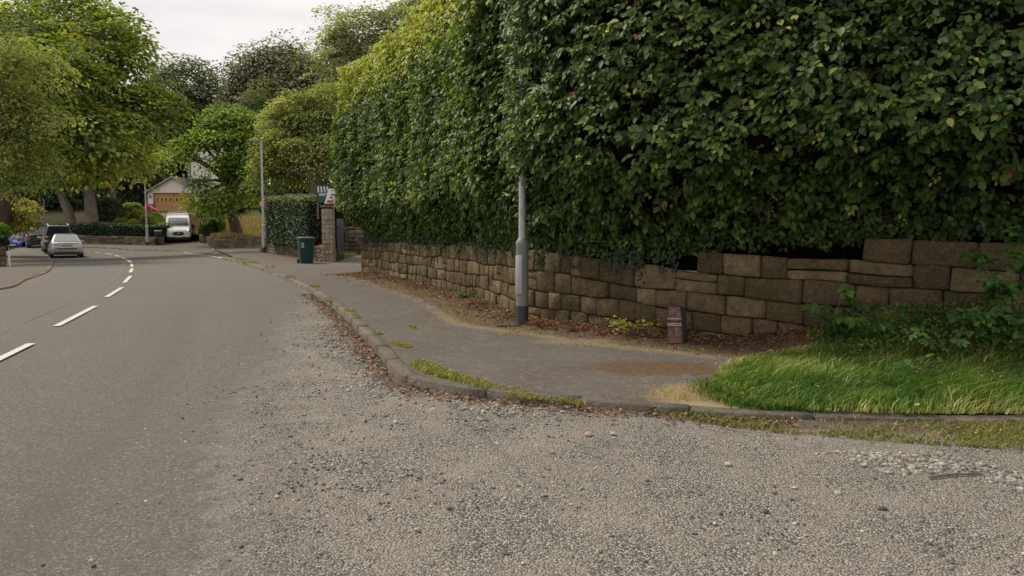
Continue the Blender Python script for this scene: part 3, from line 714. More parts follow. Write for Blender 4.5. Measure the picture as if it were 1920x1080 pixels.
SW = np.concatenate([[0], np.cumsum(np.hypot(*np.diff(WALLC[:, :2], axis=0).T))])
def s_of(x, y): 
    i = int(np.argmin(np.hypot(WALLC[:, 0] - x, WALLC[:, 1] - y))); return SW[i]
S_A = s_of(2.08, 9.5); S_B = s_of(4.0, 8.35)
def zb_big(s, p):
    return float(H(p[0], p[1])) + 0.04 + float(np.interp(s, [0, 8, S_A - 2.4, S_A, S_B, S_B + 3, S_B + 8], [-0.02, 0.03, 0.05, -0.10, -0.24, -0.30, -0.36]))
def keep_big(ci, s):
    return ci < 4 or (ci == 4 and s > S_A) or s > S_B
def big_wall():
    hs = [0.26, 0.245, 0.25, 0.275, 0.25, 0.29]
    def lens(s, ci): return (0.14, 0.36) if s < S_A - 1.5 else ((0.24, 0.50) if ci < 3 else (0.30, 0.66))
    return stone_wall('stone_wall', WALLC, zb_big, hs, lens, M['wall'], -1, 0.34, 0.020,
                      'long dark weathered sandstone retaining wall running under the tall beech hedge', keep=keep_big, seed=5)
big_wall()
# the wall's return into the drive
ret = [(-4.3, 26.5), (-4.62, 23.3)]
stone_wall('stone_wall', ret, lambda s, p: 0.04, [0.24, 0.20, 0.24, 0.22, 0.2], (0.2, 0.5), M['wall'], -1, 0.3, 0.02, 'short return of the hedge wall into the side drive, mostly out of sight', seed=8)

# ------------------------------------------------------------------ the tall beech hedge
HP = catmull([(-3.2, 27.5), (-4.2, 25.0), (-4.62, 23.3)] + WALL[1:], 6)[:, :2]
HS = np.concatenate([[0], np.cumsum(np.hypot(*np.diff(HP, axis=0).T))])
HN = np.gradient(HP, axis=0); HN /= np.hypot(HN[:, 0], HN[:, 1])[:, None]; HN = np.stack([HN[:, 1], -HN[:, 0]], 1)
for _ in range(6): HN[1:-1] = (HN[:-2] + 2 * HN[1:-1] + HN[2:]) / 4
HN /= np.hypot(HN[:, 0], HN[:, 1])[:, None]
def hs_of(x, y): return HS[int(np.argmin(np.hypot(HP[:, 0] - x, HP[:, 1] - y)))]
s_pole = hs_of(0.42, 11.2)
ZT = 6.15
def hedge_pt(s, t, d=0.0):
    """s along, t in [0,1]: 0..0.78 up the face, then over the top; d = outwards"""
    x = np.interp(s, HS, HP[:, 0]); y = np.interp(s, HS, HP[:, 1]); nx = np.interp(s, HS, HN[:, 0]); ny = np.interp(s, HS, HN[:, 1])
    zbot = np.interp(s, [0, 3, s_pole - 1, s_pole + 1.5, s_pole + 3.4, s_pole + 6], [1.30, 1.08, 1.16, 1.12, 1.28, 1.45])
    A = 0.62 + 0.26 * (1 - ss(2, 8, s)) + 0.55 * ss(s_pole - 0.1, s_pole + 0.55, s) - 0.30 * np.exp(-((s - s_pole + 0.35) / 0.5) ** 2)
    ztop = ZT - 1.0 * (1 - ss(0, 4.5, s))
    tf = np.clip(t / 0.78, 0, 1); z = zbot + (ztop - zbot) * tf
    und = ss(0.15, 1.2, z - zbot)
    off = A * und - 0.10 - 0.10 * (1 - und) - 0.16 * ss(0.6, 1.0, tf) ** 1.0
    tt = np.clip((t - 0.78) / 0.22, 0, 1)
    off = off - np.clip(off - 0.12, 0, 2) * ss(s_pole - 1.3, s_pole - 0.6, s) * (1 - ss(s_pole + 0.55, s_pole + 1.7, s)) * (1 - ss(1.95, 2.45, z))
    ang = tt * math.pi / 2
    off = off - 1.7 * tt; z = z + 0.12 * np.sin(tt * math.pi)
    q = np.stack([x * 1.0, y, z], -1)
    bump = 0.17 * vnoise(q, 0.75, 21, 2) + 0.12 * vnoise(q, 2.1, 5, 2)
    off = off + bump * ss(0.1, 0.9, z - zbot) * (1 - 0.6 * tt); z = z + bump * 0.5 * tt + 0.10 * vnoise(q, 1.6, 31, 2) * tf
    # outward normal of the surface
    nz_ = np.where(tt > 0, np.sin(ang + 0.25), 0.05) - 0.75 * (1 - ss(0.15, 1.0, z - zbot)) * (tt == 0); nh = np.sqrt(np.clip(1 - nz_ ** 2, 0.02, 1))
    N = np.stack([nx * nh, ny * nh, nz_], -1)
    return np.stack([x + nx * off, y + ny * off, z], -1) + N * np.asarray(d)[..., None] if np.ndim(d) else np.stack([x + nx * (off + d * nh), y + ny * (off + d * nh), z + d * nz_], -1), N, z
def beech_hedge():
    rng = np.random.default_rng(3); S0, S1 = 0.0, s_pole + 9.5
    # sprays of leaves
    nsp = 38000
    s = rng.uniform(S0, S1, nsp); t = rng.uniform(0.0, 1.0, nsp) ; t = np.where(rng.random(nsp) < 0.10, rng.uniform(0.78, 1, nsp), t * 0.8)
    # gaps: fewer sprays in some hollows
    d = -rng.random(nsp) ** 1.6 * 0.42 + 0.05
    P, N, z = hedge_pt(s, t, d)
    hol = vnoise(P, 1.7, 77, 2); keep = (hol + rng.random(nsp) * 0.8) > -0.07
    P, N, z, d, s = P[keep], N[keep], z[keep], d[keep], s[keep]; n = len(P)
    k = 6
    side = unit(np.cross(N, np.array([0, 0, 1.0]) + 0 * N)); down = unit(np.array([0, 0, -1.0]) - N * (N @ np.array([0, 0, -1.0]))[:, None])
    # spray axis: outward, sideways and slightly down
    ax = unit(side * rng.normal(0, 1, (n, 1)) + down * rng.uniform(-0.35, 0.8, (n, 1)) + N * rng.uniform(0.1, 0.7, (n, 1)))
    SN = unit(N * 0.75 + np.array([0, 0, 0.75]) + rng.normal(0, 0.32, (n, 3)))
    PP = []; TT = []; NN = []; LL = []; RR = []
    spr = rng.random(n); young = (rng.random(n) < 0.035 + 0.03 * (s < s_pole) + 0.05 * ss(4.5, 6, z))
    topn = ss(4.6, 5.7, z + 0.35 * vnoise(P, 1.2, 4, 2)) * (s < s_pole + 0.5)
    B = unit(np.cross(SN, ax))
    for i in range(k):
        sg = 1 if i % 2 else -1; al = (i // 2 + 0.3 * (i % 2)) * 0.048
        p = P + ax * al + B * sg * 0.008 + rng.normal(0, 0.012, (n, 3))
        tdir = unit(ax * 0.75 + B * sg * (0.9 if i < k - 1 else 0.1) + down * rng.uniform(0.1, 0.7, (n, 1)) + rng.normal(0, 0.18, (n, 3)))
        nn = unit(SN + rng.normal(0, 0.28, (n, 3)))
        l = rng.uniform(0.055, 0.10, n) * (0.78 + 0.45 * spr); l = np.where(young, l * 0.75, l)
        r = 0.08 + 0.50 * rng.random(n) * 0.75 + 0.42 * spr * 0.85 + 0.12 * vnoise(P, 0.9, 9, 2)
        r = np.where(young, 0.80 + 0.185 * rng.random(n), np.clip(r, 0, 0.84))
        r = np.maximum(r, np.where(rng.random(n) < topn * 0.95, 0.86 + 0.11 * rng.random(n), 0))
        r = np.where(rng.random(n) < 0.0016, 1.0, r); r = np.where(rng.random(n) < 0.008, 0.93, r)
        PP.append(p); TT.append(tdir); NN.append(nn); LL.append(l); RR.append(r)
    PP = np.concatenate(PP); TT = np.concatenate(TT); NN = np.concatenate(NN); LL = np.concatenate(LL); RR = np.concatenate(RR)
    # inner leaves under the overhang, its shade put into their darker colour
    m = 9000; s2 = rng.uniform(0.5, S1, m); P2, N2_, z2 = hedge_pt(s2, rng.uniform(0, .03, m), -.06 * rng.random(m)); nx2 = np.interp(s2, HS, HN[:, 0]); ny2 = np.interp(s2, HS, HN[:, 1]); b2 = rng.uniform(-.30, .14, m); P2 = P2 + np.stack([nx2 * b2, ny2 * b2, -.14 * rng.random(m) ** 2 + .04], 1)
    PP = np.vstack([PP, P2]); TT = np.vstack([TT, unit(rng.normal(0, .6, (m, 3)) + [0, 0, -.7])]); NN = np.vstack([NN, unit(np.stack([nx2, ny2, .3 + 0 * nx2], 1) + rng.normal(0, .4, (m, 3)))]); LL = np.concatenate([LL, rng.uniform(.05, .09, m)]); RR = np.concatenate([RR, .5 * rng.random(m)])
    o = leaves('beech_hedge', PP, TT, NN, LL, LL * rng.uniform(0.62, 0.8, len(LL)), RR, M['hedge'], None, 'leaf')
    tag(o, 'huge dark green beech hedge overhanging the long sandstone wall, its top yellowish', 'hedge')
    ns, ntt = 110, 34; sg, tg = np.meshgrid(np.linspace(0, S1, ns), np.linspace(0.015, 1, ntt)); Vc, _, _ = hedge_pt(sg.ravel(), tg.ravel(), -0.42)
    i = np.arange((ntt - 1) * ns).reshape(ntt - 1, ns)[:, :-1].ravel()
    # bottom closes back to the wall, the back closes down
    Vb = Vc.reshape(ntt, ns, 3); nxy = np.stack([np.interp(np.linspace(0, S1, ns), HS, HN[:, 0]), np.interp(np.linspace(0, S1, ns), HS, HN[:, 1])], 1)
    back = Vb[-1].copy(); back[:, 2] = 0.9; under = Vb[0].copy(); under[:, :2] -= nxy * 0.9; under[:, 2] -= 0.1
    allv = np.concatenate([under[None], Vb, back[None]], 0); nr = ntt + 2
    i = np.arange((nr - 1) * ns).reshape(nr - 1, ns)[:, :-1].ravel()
    np_mesh('inner_shade', allv.reshape(-1, 3), np.stack([i, i + 1, i + ns + 1, i + ns], 1), M['core'], o, None, False)  # solid sheet behind the leaves, coloured near black as painted inner shade
    # young shoots standing proud of the clipped face
    mb = MB(); P = []; T = []; N = []
    for q in range(420):
        s_ = rng.uniform(1, S1); t_ = rng.uniform(.08, .8); p0, N0, _ = hedge_pt(np.array([s_]), np.array([t_]), -.05); p0 = Vector(p0[0]); n0 = Vector(N0[0]); d_ = (n0 * 1.0 + Vector((rng.normal(0, .5), rng.normal(0, .4), rng.uniform(-.2, .9)))).normalized(); L_ = rng.uniform(.10, .26)
        e = p0 + d_ * L_ + Vector((0, 0, -.03)); mb.tube([p0, p0.lerp(e, .5) + Vector((0, 0, .012)), e], [.003, .002, .0012], 3)
        for k_ in range(5):
            P.append(tuple(p0.lerp(e, .3 + .175 * k_))); T.append(tuple(d_ * .7 + Vector(rdir(1, rng)[0]) * .8)); N.append((n0.x * .5 + rng.normal(0, .3), n0.y * .5 + rng.normal(0, .3), .8))
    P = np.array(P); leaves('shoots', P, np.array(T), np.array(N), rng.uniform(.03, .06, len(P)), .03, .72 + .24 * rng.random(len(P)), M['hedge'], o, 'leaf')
    # bare stems seen in the shade under the leaves
    for q in range(60):
        s_ = rng.uniform(s_pole, s_pole + 5.5); p0, N0, _ = hedge_pt(np.array([s_]), np.array([0.0]), -0.25); p0 = Vector(p0[0]); p1 = p0 + Vector((rng.normal(0, .3), rng.normal(0, .1) - 0.25, rng.uniform(0.0, 0.5)))
        mid = p0.lerp(p1, 0.5) + Vector((rng.normal(0, .05), 0, rng.normal(0, .05))); mb.tube([p0, mid, p1], [0.008, 0.006, 0.003], 5)
    tag(mb.build('stems', M['barkl'], o), kind='stuff')
    return o
hedge_o = beech_hedge()

# ivy-like strands hanging over the wall from the hedge
def hanging(seed=4):
    rng = np.random.default_rng(seed); P = []; T = []; N = []
    for q in range(230):
        s = rng.uniform(2.5, s_pole + 2.5); L_ = rng.uniform(0.08, 0.30) * (1.6 if rng.random() < 0.22 else 1); n = int(L_ / 0.022)
        x = np.interp(s, HS, HP[:, 0]); y = np.interp(s, HS, HP[:, 1]); nx = np.interp(s, HS, HN[:, 0]); ny = np.interp(s, HS, HN[:, 1])
        z0 = np.interp(s, [0, 3, s_pole - 1, s_pole + 1.5, s_pole + 3.4], [1.25, 1.2, 1.2, 1.16, 1.3]); j = rng.normal(0, .04)
        for i in range(n):
            P.append((x + nx * 0.05 + rng.normal(0, .03) + j * i / n, y + ny * 0.06 + rng.normal(0, .02), z0 - L_ * i / n)); N.append((nx, ny, 0.5)); T.append((rng.normal(0, .5), rng.normal(0, .3), -1))
    P = np.array(P); N = unit(np.array(N) + rng.normal(0, .35, (len(P), 3)))
    return tag(leaves('trailing_ivy', P, np.array(T), N, rng.uniform(0.03, 0.06, len(P)), 0.04, rng.random(len(P)) * 0.7, M['privet'], None, 'quad'), 'trailing ivy strands hanging over the top of the sandstone wall below the hedge', 'ivy', kind='stuff')
hanging()

# ------------------------------------------------------------------ generic clipped hedges and shrubs
def clipped_hedge(name, path, z0f, z1f, thick, label, mat='privet', n=6000, leaf=0.05, cat='hedge', topyellow=0.0, bump=0.05, group=None, both=False):
    """box hedge along a path; leaves cover face, top and ends of a near-black body that paints the inner shade"""
    rng = np.random.default_rng(abs(hash(label)) % 1000 if False else sum(map(ord, label)))
    P = np.asarray(path, float)[:, :2]; seg = np.hypot(*np.diff(P, axis=0).T); S = np.concatenate([[0], np.cumsum(seg)]); Lt = S[-1]
    T = np.gradient(P, axis=0); T /= np.hypot(T[:, 0], T[:, 1])[:, None] + 1e-9
    def pt(s, o): 
        x = np.interp(s, S, P[:, 0]); y = np.interp(s, S, P[:, 1]); tx = np.interp(s, S, T[:, 0]); ty = np.interp(s, S, T[:, 1])
        return x + ty * o, y - tx * o, tx, ty
    hgt = np.mean([float(z1f(*pt(Lt / 2, 0)[:2])) - float(z0f(*pt(Lt / 2, 0)[:2]))])
    areas = np.array([Lt * hgt, Lt * hgt * (1 if both else .5), Lt * thick * 1.3, thick * hgt, thick * hgt]); pick = rng.choice(5, n, p=areas / areas.sum())
    a = rng.random(n); b = rng.random(n); s = a * Lt; o = np.where(pick == 0, thick / 2, np.where(pick == 1, -thick / 2, (b - .5) * thick))
    s = np.where(pick == 3, 0, np.where(pick == 4, Lt, s)); o = np.where((pick >= 3), (a - .5) * thick, o)
    x, y, tx, ty = pt(s, o); zb = z0f(x, y); zt = z1f(x, y); fz_ = np.where(pick == 2, 1.0, b)
    # rounded shoulders
    z = zb + (zt - zb) * fz_
    Nx = np.where(pick == 0, ty, np.where(pick == 1, -ty, np.where(pick == 3, -tx, np.where(pick == 4, tx, 0)))); Ny = np.where(pick == 0, -tx, np.where(pick == 1, tx, np.where(pick == 3, -ty, np.where(pick == 4, ty, 0))))
    N = np.stack([Nx, Ny, np.where(pick == 2, 1.0, 0.12)], 1); Q = np.stack([x, y, z], 1)
    d = bump * 2 * vnoise(Q, 1.5, 3, 2) + rng.uniform(-0.10, 0.03, n) * min(1, thick / 0.6); Q = Q + N * d[:, None]
    rr = 0.15 + 0.5 * rng.random(n) + 0.25 * vnoise(Q, 2.2, 8, 2)
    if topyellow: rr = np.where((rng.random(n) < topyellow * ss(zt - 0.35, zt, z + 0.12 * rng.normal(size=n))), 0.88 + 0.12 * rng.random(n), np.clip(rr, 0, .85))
    ob = leaves(name, Q, unit(rng.normal(0, 1, (n, 3)) + [0, 0, -0.3] + N * 0.3), unit(N + [0, 0, 0.5] + rng.normal(0, .4, (n, 3))), leaf * rng.uniform(.7, 1.2, n), leaf * 0.75, rr, M[mat], None, 'quad')
    tag(ob, label, cat, group)
    mb = MB(); rings = []
    for q in np.linspace(0.03, Lt - 0.03, max(4, int(Lt / 0.8))):
        r = []
        for (oo, f) in ((thick / 2 - .1, 0), (thick / 2 - .1, .96), (-thick / 2 + .1, .96), (-thick / 2 + .1, 0)):
            x, y, _, _ = pt(q, oo); zb = float(z0f(x, y)); zt = float(z1f(x, y)); r.append((float(x), float(y), zb - 0.05 + (zt - zb - 0.06) * f))
        rings.append(r)
    mb.loft(rings).build('inner_shade', M['core'], ob)  # solid block under the leaves, its dark colour stands for inner shade
    return ob

def shrub(name, c, rad, label, mat, n=1500, leaf=0.08, cat='shrub', group=None, shape='quad', flat=0.55, z_lo=None, up=0.7, core=True):
    """rounded bush: sprays in a lumpy ellipsoid round a twiggy middle"""
    rng = np.random.default_rng(sum(map(ord, label)) + n); c = np.array(c, float); rad = np.array(rad, float)
    D = rdir(n, rng); D[:, 2] = np.where(D[:, 2] < -flat, -D[:, 2], D[:, 2]); rr = 1 + 0.22 * vnoise(D * 2.1 + c, 1.0, 5, 2); r = rng.random(n) ** 0.28
    Q = c + D * rad * (rr * r)[:, None]
    N = unit(D / rad * rad.mean() + [0, 0, up] + rng.normal(0, .35, (n, 3)))
    rnd = 0.2 + 0.45 * rng.random(n) + 0.4 * vnoise(Q, 3.0 / rad.mean(), 8, 2) + 0.15 * D[:, 2]
    ob = leaves(name, Q, unit(D + rng.normal(0, .7, (n, 3)) + [0, 0, -.2]), N, leaf * rng.uniform(.7, 1.3, n), leaf * .7, rnd, M[mat], None, shape)
    tag(ob, label, cat, group)
    if core:
        mb = MB(); base = Vector(c) - Vector((0, 0, rad[2] * 0.95))
        for i in range(9):
            a = i * 2.4; tip = Vector(c) + Vector((math.cos(a) * rad[0] * .6, math.sin(a) * rad[1] * .6, rad[2] * random.uniform(0, .6)))
            mb.tube([base + Vector((math.cos(a) * .06, math.sin(a) * .06, 0)), base.lerp(tip, .5) + Vector((random.uniform(-.1, .1), 0, 0.05)), tip], [0.03, 0.02, 0.006], 5)
        mb.build('stems', M['bark'], ob)
    return ob

# ------------------------------------------------------------------ trees
def tree(name, label, trunk, lobes, mat, n, leaf, cat='tree', group=None, bark='bark', limbs=True, trunk_r=(0.4, 0.2), k=34, spread=4.2, shape='quad', droop=0.42, forks=None, shell=0.45, hang=0.0, seed=None, sub=3):
    """trunk: list of points; lobes: (centre, (rx,ry,rz)). Leaves sit in tiered sprays within each lumpy lobe."""
    rng = np.random.default_rng(seed if seed is not None else sum(map(ord, label))); rnd_ = random.Random(sum(map(ord, label)))
    base = Vector(trunk[0]); root = empty(name, base, 0, label, cat, group)
    inv = -np.array(base)
    mb = MB(); tp = [Vector(p) - base for p in trunk]; m_ = len(tp)
    rads = [trunk_r[0] + (trunk_r[1] - trunk_r[0]) * i / (m_ - 1) for i in range(m_)]
    tp = [tp[0] - Vector((0, 0, 0.5))] + tp; rads = [rads[0] * 1.45] + [rads[0] * 1.12] + rads[1:]
    mb.tube(tp, rads, 12, jitter=0.07)
    start = tp[-1]
    if limbs:
        for li, (c, r) in enumerate(lobes):
            c = Vector(c) - base; f0 = tp[-1] if (li % 2 == 0 or len(tp) < 4) else tp[-2]
            L_ = (c - f0).length; mid = f0.lerp(c, 0.5) + Vector((rnd_.uniform(-.1, .1), rnd_.uniform(-.1, .1), 0.10)) * L_
            r0 = trunk_r[1] * 0.62; mb.tube([f0 - (f0 - mid) * 0.0, f0.lerp(mid, .5) + Vector((0, 0, .02 * L_)), mid, mid.lerp(c, .55), c], [r0, r0 * .8, r0 * .58, r0 * .4, r0 * .2], 7, jitter=0.05)
            for q in range(sub):
                d = Vector(rdir(1, rng)[0]); d.z = abs(d.z) * 0.6; e = c + Vector((d.x * r[0], d.y * r[1], d.z * r[2])) * 0.8; g0 = mid.lerp(c, rnd_.uniform(.1, .9))
                mb.tube([g0, g0.lerp(e, .5) + Vector((0, 0, .05 * L_)), e], [r0 * .3, r0 * .2, r0 * .06], 5)
    mb.build('trunk', M[bark], root, smooth=True)
    vol = np.array([r[0] * r[1] * r[2] for _, r in lobes]) ** (2 / 3); cnt = np.maximum(8, (n / k * vol / vol.sum()).astype(int))
    C = []; DD = []; LR = []
    for (c, r), m in zip(lobes, cnt):
        D = rdir(m, rng); r = np.array(r, float); c = np.array(c, float)
        lump = 1 + 0.5 * vnoise(D * 1.7 + c * 0.37, 1.0, 3, 2) + 0.24 * vnoise(D * 4.5 + c, 1.0, 6, 1)
        rad = np.where(rng.random(m) < 0.8, 1 - rng.random(m) * shell * 0.8, rng.random(m) ** .5); rad = np.where(rng.random(m) < 0.10, rng.uniform(1.05, 1.28, m), rad); C.append(c + D * r * (lump * rad)[:, None]); DD.append(unit(D / r * r.mean())); LR.append(np.full(m, rad))
    C = np.concatenate(C); DD = np.concatenate(DD); m = len(C)
    # spray discs: outward and drooping, upper sides to the sky
    SN = unit(np.array([0, 0, 1.0]) + DD * 0.60 + rng.normal(0, 0.18, (m, 3))); sr = leaf * spread * rng.uniform(.7, 1.3, m)
    hue = 0.44 + 0.24 * rng.normal(0, 1, m) + 0.38 * vnoise(C, 1.3 / max(1.5, np.mean([r[0] for _, r in lobes])), 12, 2)
    PP = []; TT = []; NN = []; RR = []
    ax = unit(np.cross(SN, rng.normal(size=(m, 3)))); bx = np.cross(SN, ax)
    for i in range(k):
        a = 2 * math.pi * (i + rng.random(m) * .7) / k; q = np.sqrt(rng.random(m)); d = ax * np.cos(a)[:, None] + bx * np.sin(a)[:, None]
        p = C + d * (q * sr)[:, None] + [0, 0, -1] * (q ** 2 * sr * droop)[:, None] + rng.normal(0, leaf * .25, (m, 3))
        if hang: p = p - np.array([0, 0, 1.0]) * (rng.random(m) * hang)[:, None]
        PP.append(p); TT.append(unit(d + DD * .5 + np.array([0, 0, -droop]) + rng.normal(0, .3, (m, 3)))); NN.append(unit(SN + d * .35 + rng.normal(0, .25, (m, 3)))); RR.append(hue + 0.30 * (rng.random(m) - .5))
    PP = np.concatenate(PP) + inv; nn = len(PP)
    leaves('crown', PP, np.concatenate(TT), np.concatenate(NN), leaf * rng.uniform(.65, 1.3, nn), leaf * .72, np.concatenate(RR), M[mat], root, shape)
    return root

def lobe(u, v, Y, ru, rv, rd=None):
    c = at(u, v, Y); return (tuple(c), (mm(ru, Y), rd if rd else mm((ru + rv) / 2, Y), mm(rv, Y)))
def gz(x, y, dz=0.0): return (x, y, float(H(x, y)) + dz)

# ------------------------------------------------------------------ lane, walls and planting in the middle distance
def low(v): return v
# wall B beside the bin, with its clipped hedge
def len_of(P): return float(np.hypot(*np.diff(np.asarray(P)[:, :2], axis=0).T).sum())
LB = len_of(wallB)
hB = [0.17, 0.16, 0.17, 0.16, 0.16, 0.13]
def keepB(ci, s): return ci < 4 or (ci == 4 and s < 1.9) or (ci == 5 and s < 0.75)
stone_wall('stone_wall', wallB, lambda s, p: KERB_H - 0.02, hB, (0.22, 0.5), M['wall2'], -1, 0.3, 0.015, 'rough sandstone garden wall stepping down behind the green wheelie bin', keep=keepB, seed=12)
# gate pillar
def pillar():
    c = Vector((pillar_b.x + 0.02, pillar_b.y + 0.1, KERB_H)); w_ = 0.165
    root = empty('gate_pillar', c, -0.25, 'tall narrow sandstone gate pillar to the right of the green wheelie bin', 'gate pillar')
    V = []; Fs = []; rn = []; mb = MB(); rnd_ = random.Random(3); z = -0.1; rings = []
    top = at(613, 389, c.y).z - KERB_H
    st = MB(); 
    while z < top - 0.1:
        h = rnd_.uniform(0.14, 0.24); h = min(h, top - z); k = rnd_.choice([0, 1]); j = rnd_.uniform(.35, .65)
        for (x0, x1) in ((-w_, -w_ + 2 * w_ * j), (-w_ + 2 * w_ * j, w_)):
            xo = rnd_.uniform(-.012, .012)
            st.box(((x0 + x1) / 2 + xo * .5, rnd_.uniform(-.012, .012), z + h / 2), (x1 - x0 - .012, 2 * w_ + xo, h - .014))
        z += h
    o = st.build('shaft', None, root, bevel=0.018); me = o.data
    a = me.attributes.new('rnd', 'FLOAT', 'POINT'); co = np.zeros(len(me.vertices) * 3); me.vertices.foreach_get('co', co); co = co.reshape(-1, 3)
    a.data.foreach_set('value', (_hash(np.floor(co[:, 0] * 4).astype(int), np.zeros(len(co), int), np.floor(co[:, 2] * 5).astype(int), 3)).astype(np.float32)); me.materials.append(M['pillar'])
    MB().box((0, 0, top / 2 - .05), (2 * w_ - .05, 2 * w_ - .05, top)).build('mortar_core', plain('pale_mortar', (0.3, 0.26, 0.2), 1), root)
    MB().box((0, 0, top + 0.035), (2 * w_ + .08, 2 * w_ + .08, 0.07)).build('cap_stone', M['kerb'], root, bevel=0.015)
pillar()
# dark gate folded back behind the pillar
g = empty('gate', (pillar_b.x + 0.30, pillar_b.y + 0.35, KERB_H), 0, 'dark timber gate folded back beside the stone gate pillar', 'gate')
mb = MB()
for i in range(7): mb.box((0.03 * i / 7 + .02, 0.12 + i * 0.15, 0.88), (0.035, 0.13, 1.68))
mb.build('boards', M['black'], g, bevel=0.005)
MB().box((0.06, 0.6, 0.35), (0.04, 1.1, 0.1)).build('rail', M['iron'], g); MB().box((0.06, 0.6, 1.4), (0.04, 1.1, 0.1)).build('rail', M['iron'], g)

hB_path = [(-14.2, 43.8), (-12.9, 41.0), (-10.2, 34.9), (pillar_b.x - 0.25, pillar_b.y + 0.9)]
hb = [at(521, 420, 39.5), at(560, 420, 35.5), at(606, 420, 31.0)]
hB_path = [(p.x, p.y + 0.6) for p in hb]
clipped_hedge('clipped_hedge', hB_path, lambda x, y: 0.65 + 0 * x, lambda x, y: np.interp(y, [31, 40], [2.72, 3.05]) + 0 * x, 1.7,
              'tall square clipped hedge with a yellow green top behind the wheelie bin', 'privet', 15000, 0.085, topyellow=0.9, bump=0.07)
s_ = at(511, 428, 42.8); 
shrub('golden_shrub', (s_.x, s_.y, 1.15), (0.42, 0.42, 0.95), 'bright yellow upright shrub between the speed limit post and the square hedge', 'gold', 1500, 0.09)

# drive behind the pillar: rear wall, sloping grass, post
rw = [(at(625, 450, 38).x, 38.2), (at(700, 450, 38).x, 37.6), (-3.0, 37.0)]
stone_wall('stone_wall', rw, lambda s, p: 0.12 + 0.0 * s, [0.2, 0.19, 0.2, 0.2, 0.19, 0.2, 0.18], (0.3, 0.6), M['wall2'], -1, 0.3, 0.01, 'coursed stone wall at the back of the side drive beyond the gate pillar', seed=21)
gw_poly = [gp(625, 488, .1), gp(640, 486, .1), gp(660, 481.5, .1), gp(685, 474, .1)]
gw_poly = [(p.x, p.y) for p in gw_poly] + [(-3.4, 37.3), (rw[1][0], rw[1][1] - .1), (rw[0][0], rw[0][1] - .1)]
gz_f = lambda x, y: 0.115 + 0.30 * ss(0.0, 4.0, pdist(gw_poly[:4], x, y)) + 0 * x
tag(sheet('grass_bank', gw_poly, 0.5, gz_f, M['turf']), kind='structure')

def blades(name, P, h, wdt, mat, lean=(0, 0), flop=0.5, seed=0, parent=None, rnd=None, kind='stuff', label=None, cat=None):
    rng = np.random.default_rng(seed); n = len(P); P = np.asarray(P); h = np.broadcast_to(h, (n,)) * rng.uniform(.6, 1.3, n)
    az = rng.uniform(0, 2 * math.pi, n); D = np.stack([np.cos(az), np.sin(az), np.zeros(n)], 1) * rng.uniform(.2, 1, n)[:, None] * flop + np.stack([lean[0] + 0 * az, lean[1] + 0 * az, 0 * az], 1); wv = np.stack([-np.sin(az + rng.normal(0, .6, n)), np.cos(az), np.zeros(n)], 1) * wdt * rng.uniform(.6, 1.3, n)[:, None] / 2
    lv = []; 
    for f in (0, .4, .75, 1.0):
        q = P + D * (h * f ** 1.7)[:, None] + np.array([0, 0, 1.0]) * (h * (f - 0.42 * min(1.2, flop + float(np.mean(np.hypot(*lean)))) * f ** 2.2))[:, None]; ww = wv * (1 - f) if f < 1 else wv * 0
        lv += [q - ww, q + ww] if f < 1 else [q]
    V = np.stack(lv, 1); F = np.array([(0, 1, 3), (0, 3, 2), (2, 3, 5), (2, 5, 4), (4, 5, 6)])
    Fs = (F[None] + (np.arange(n) * 7)[:, None, None]).reshape(-1, 3)
    r = (rng.random(n) if rnd is None else rnd)
    o = np_mesh(name, V.reshape(-1, 3), Fs, mat, parent, dict(rnd=np.repeat(np.clip(r, 0, 1), 7)), False)
    return tag(o, label, cat, kind=kind)
def scatter(poly, n, rng, dens=None):
    poly = np.asarray(poly)[:, :2]; lo = poly.min(0); hi = poly.max(0); out = np.zeros((0, 2))
    while len(out) < n:
        q = rng.uniform(lo, hi, (n * 2, 2)); k = inside(poly, q[:, 0], q[:, 1])
        if dens is not None: k &= rng.random(len(q)) < dens(q[:, 0], q[:, 1])
        out = np.vstack([out, q[k]])
    return out[:n]
rng = np.random.default_rng(5)
q = scatter(gw_poly, 6000, rng); blades('grass', np.column_stack([q, gz_f(q[:, 0], q[:, 1])]), 0.11, 0.02, M['tuft'], flop=.5, seed=2, label='short yellow green grass on the bank beside the side drive', cat='grass', rnd=rng.random(6000) * .75)
p = gp(640, 478, .3); pp = at(640, 476, 34.6)
t = empty('timber_post', (pp.x, 34.6, 0.25), 0, 'leaning timber post with a white band in front of the drive wall', 'post')
mb = MB(); mb.tube([(0.10, 0, -0.1), (0.0, 0, 0.55), (-0.05, 0, 0.85)], 0.055, 8); mb.build('shaft', M['wood_post'], t)
MB().box((-0.03, -0.02, 0.72), (0.13, 0.13, 0.42)).build('white_band', M['signwhite'], t, bevel=0.01)

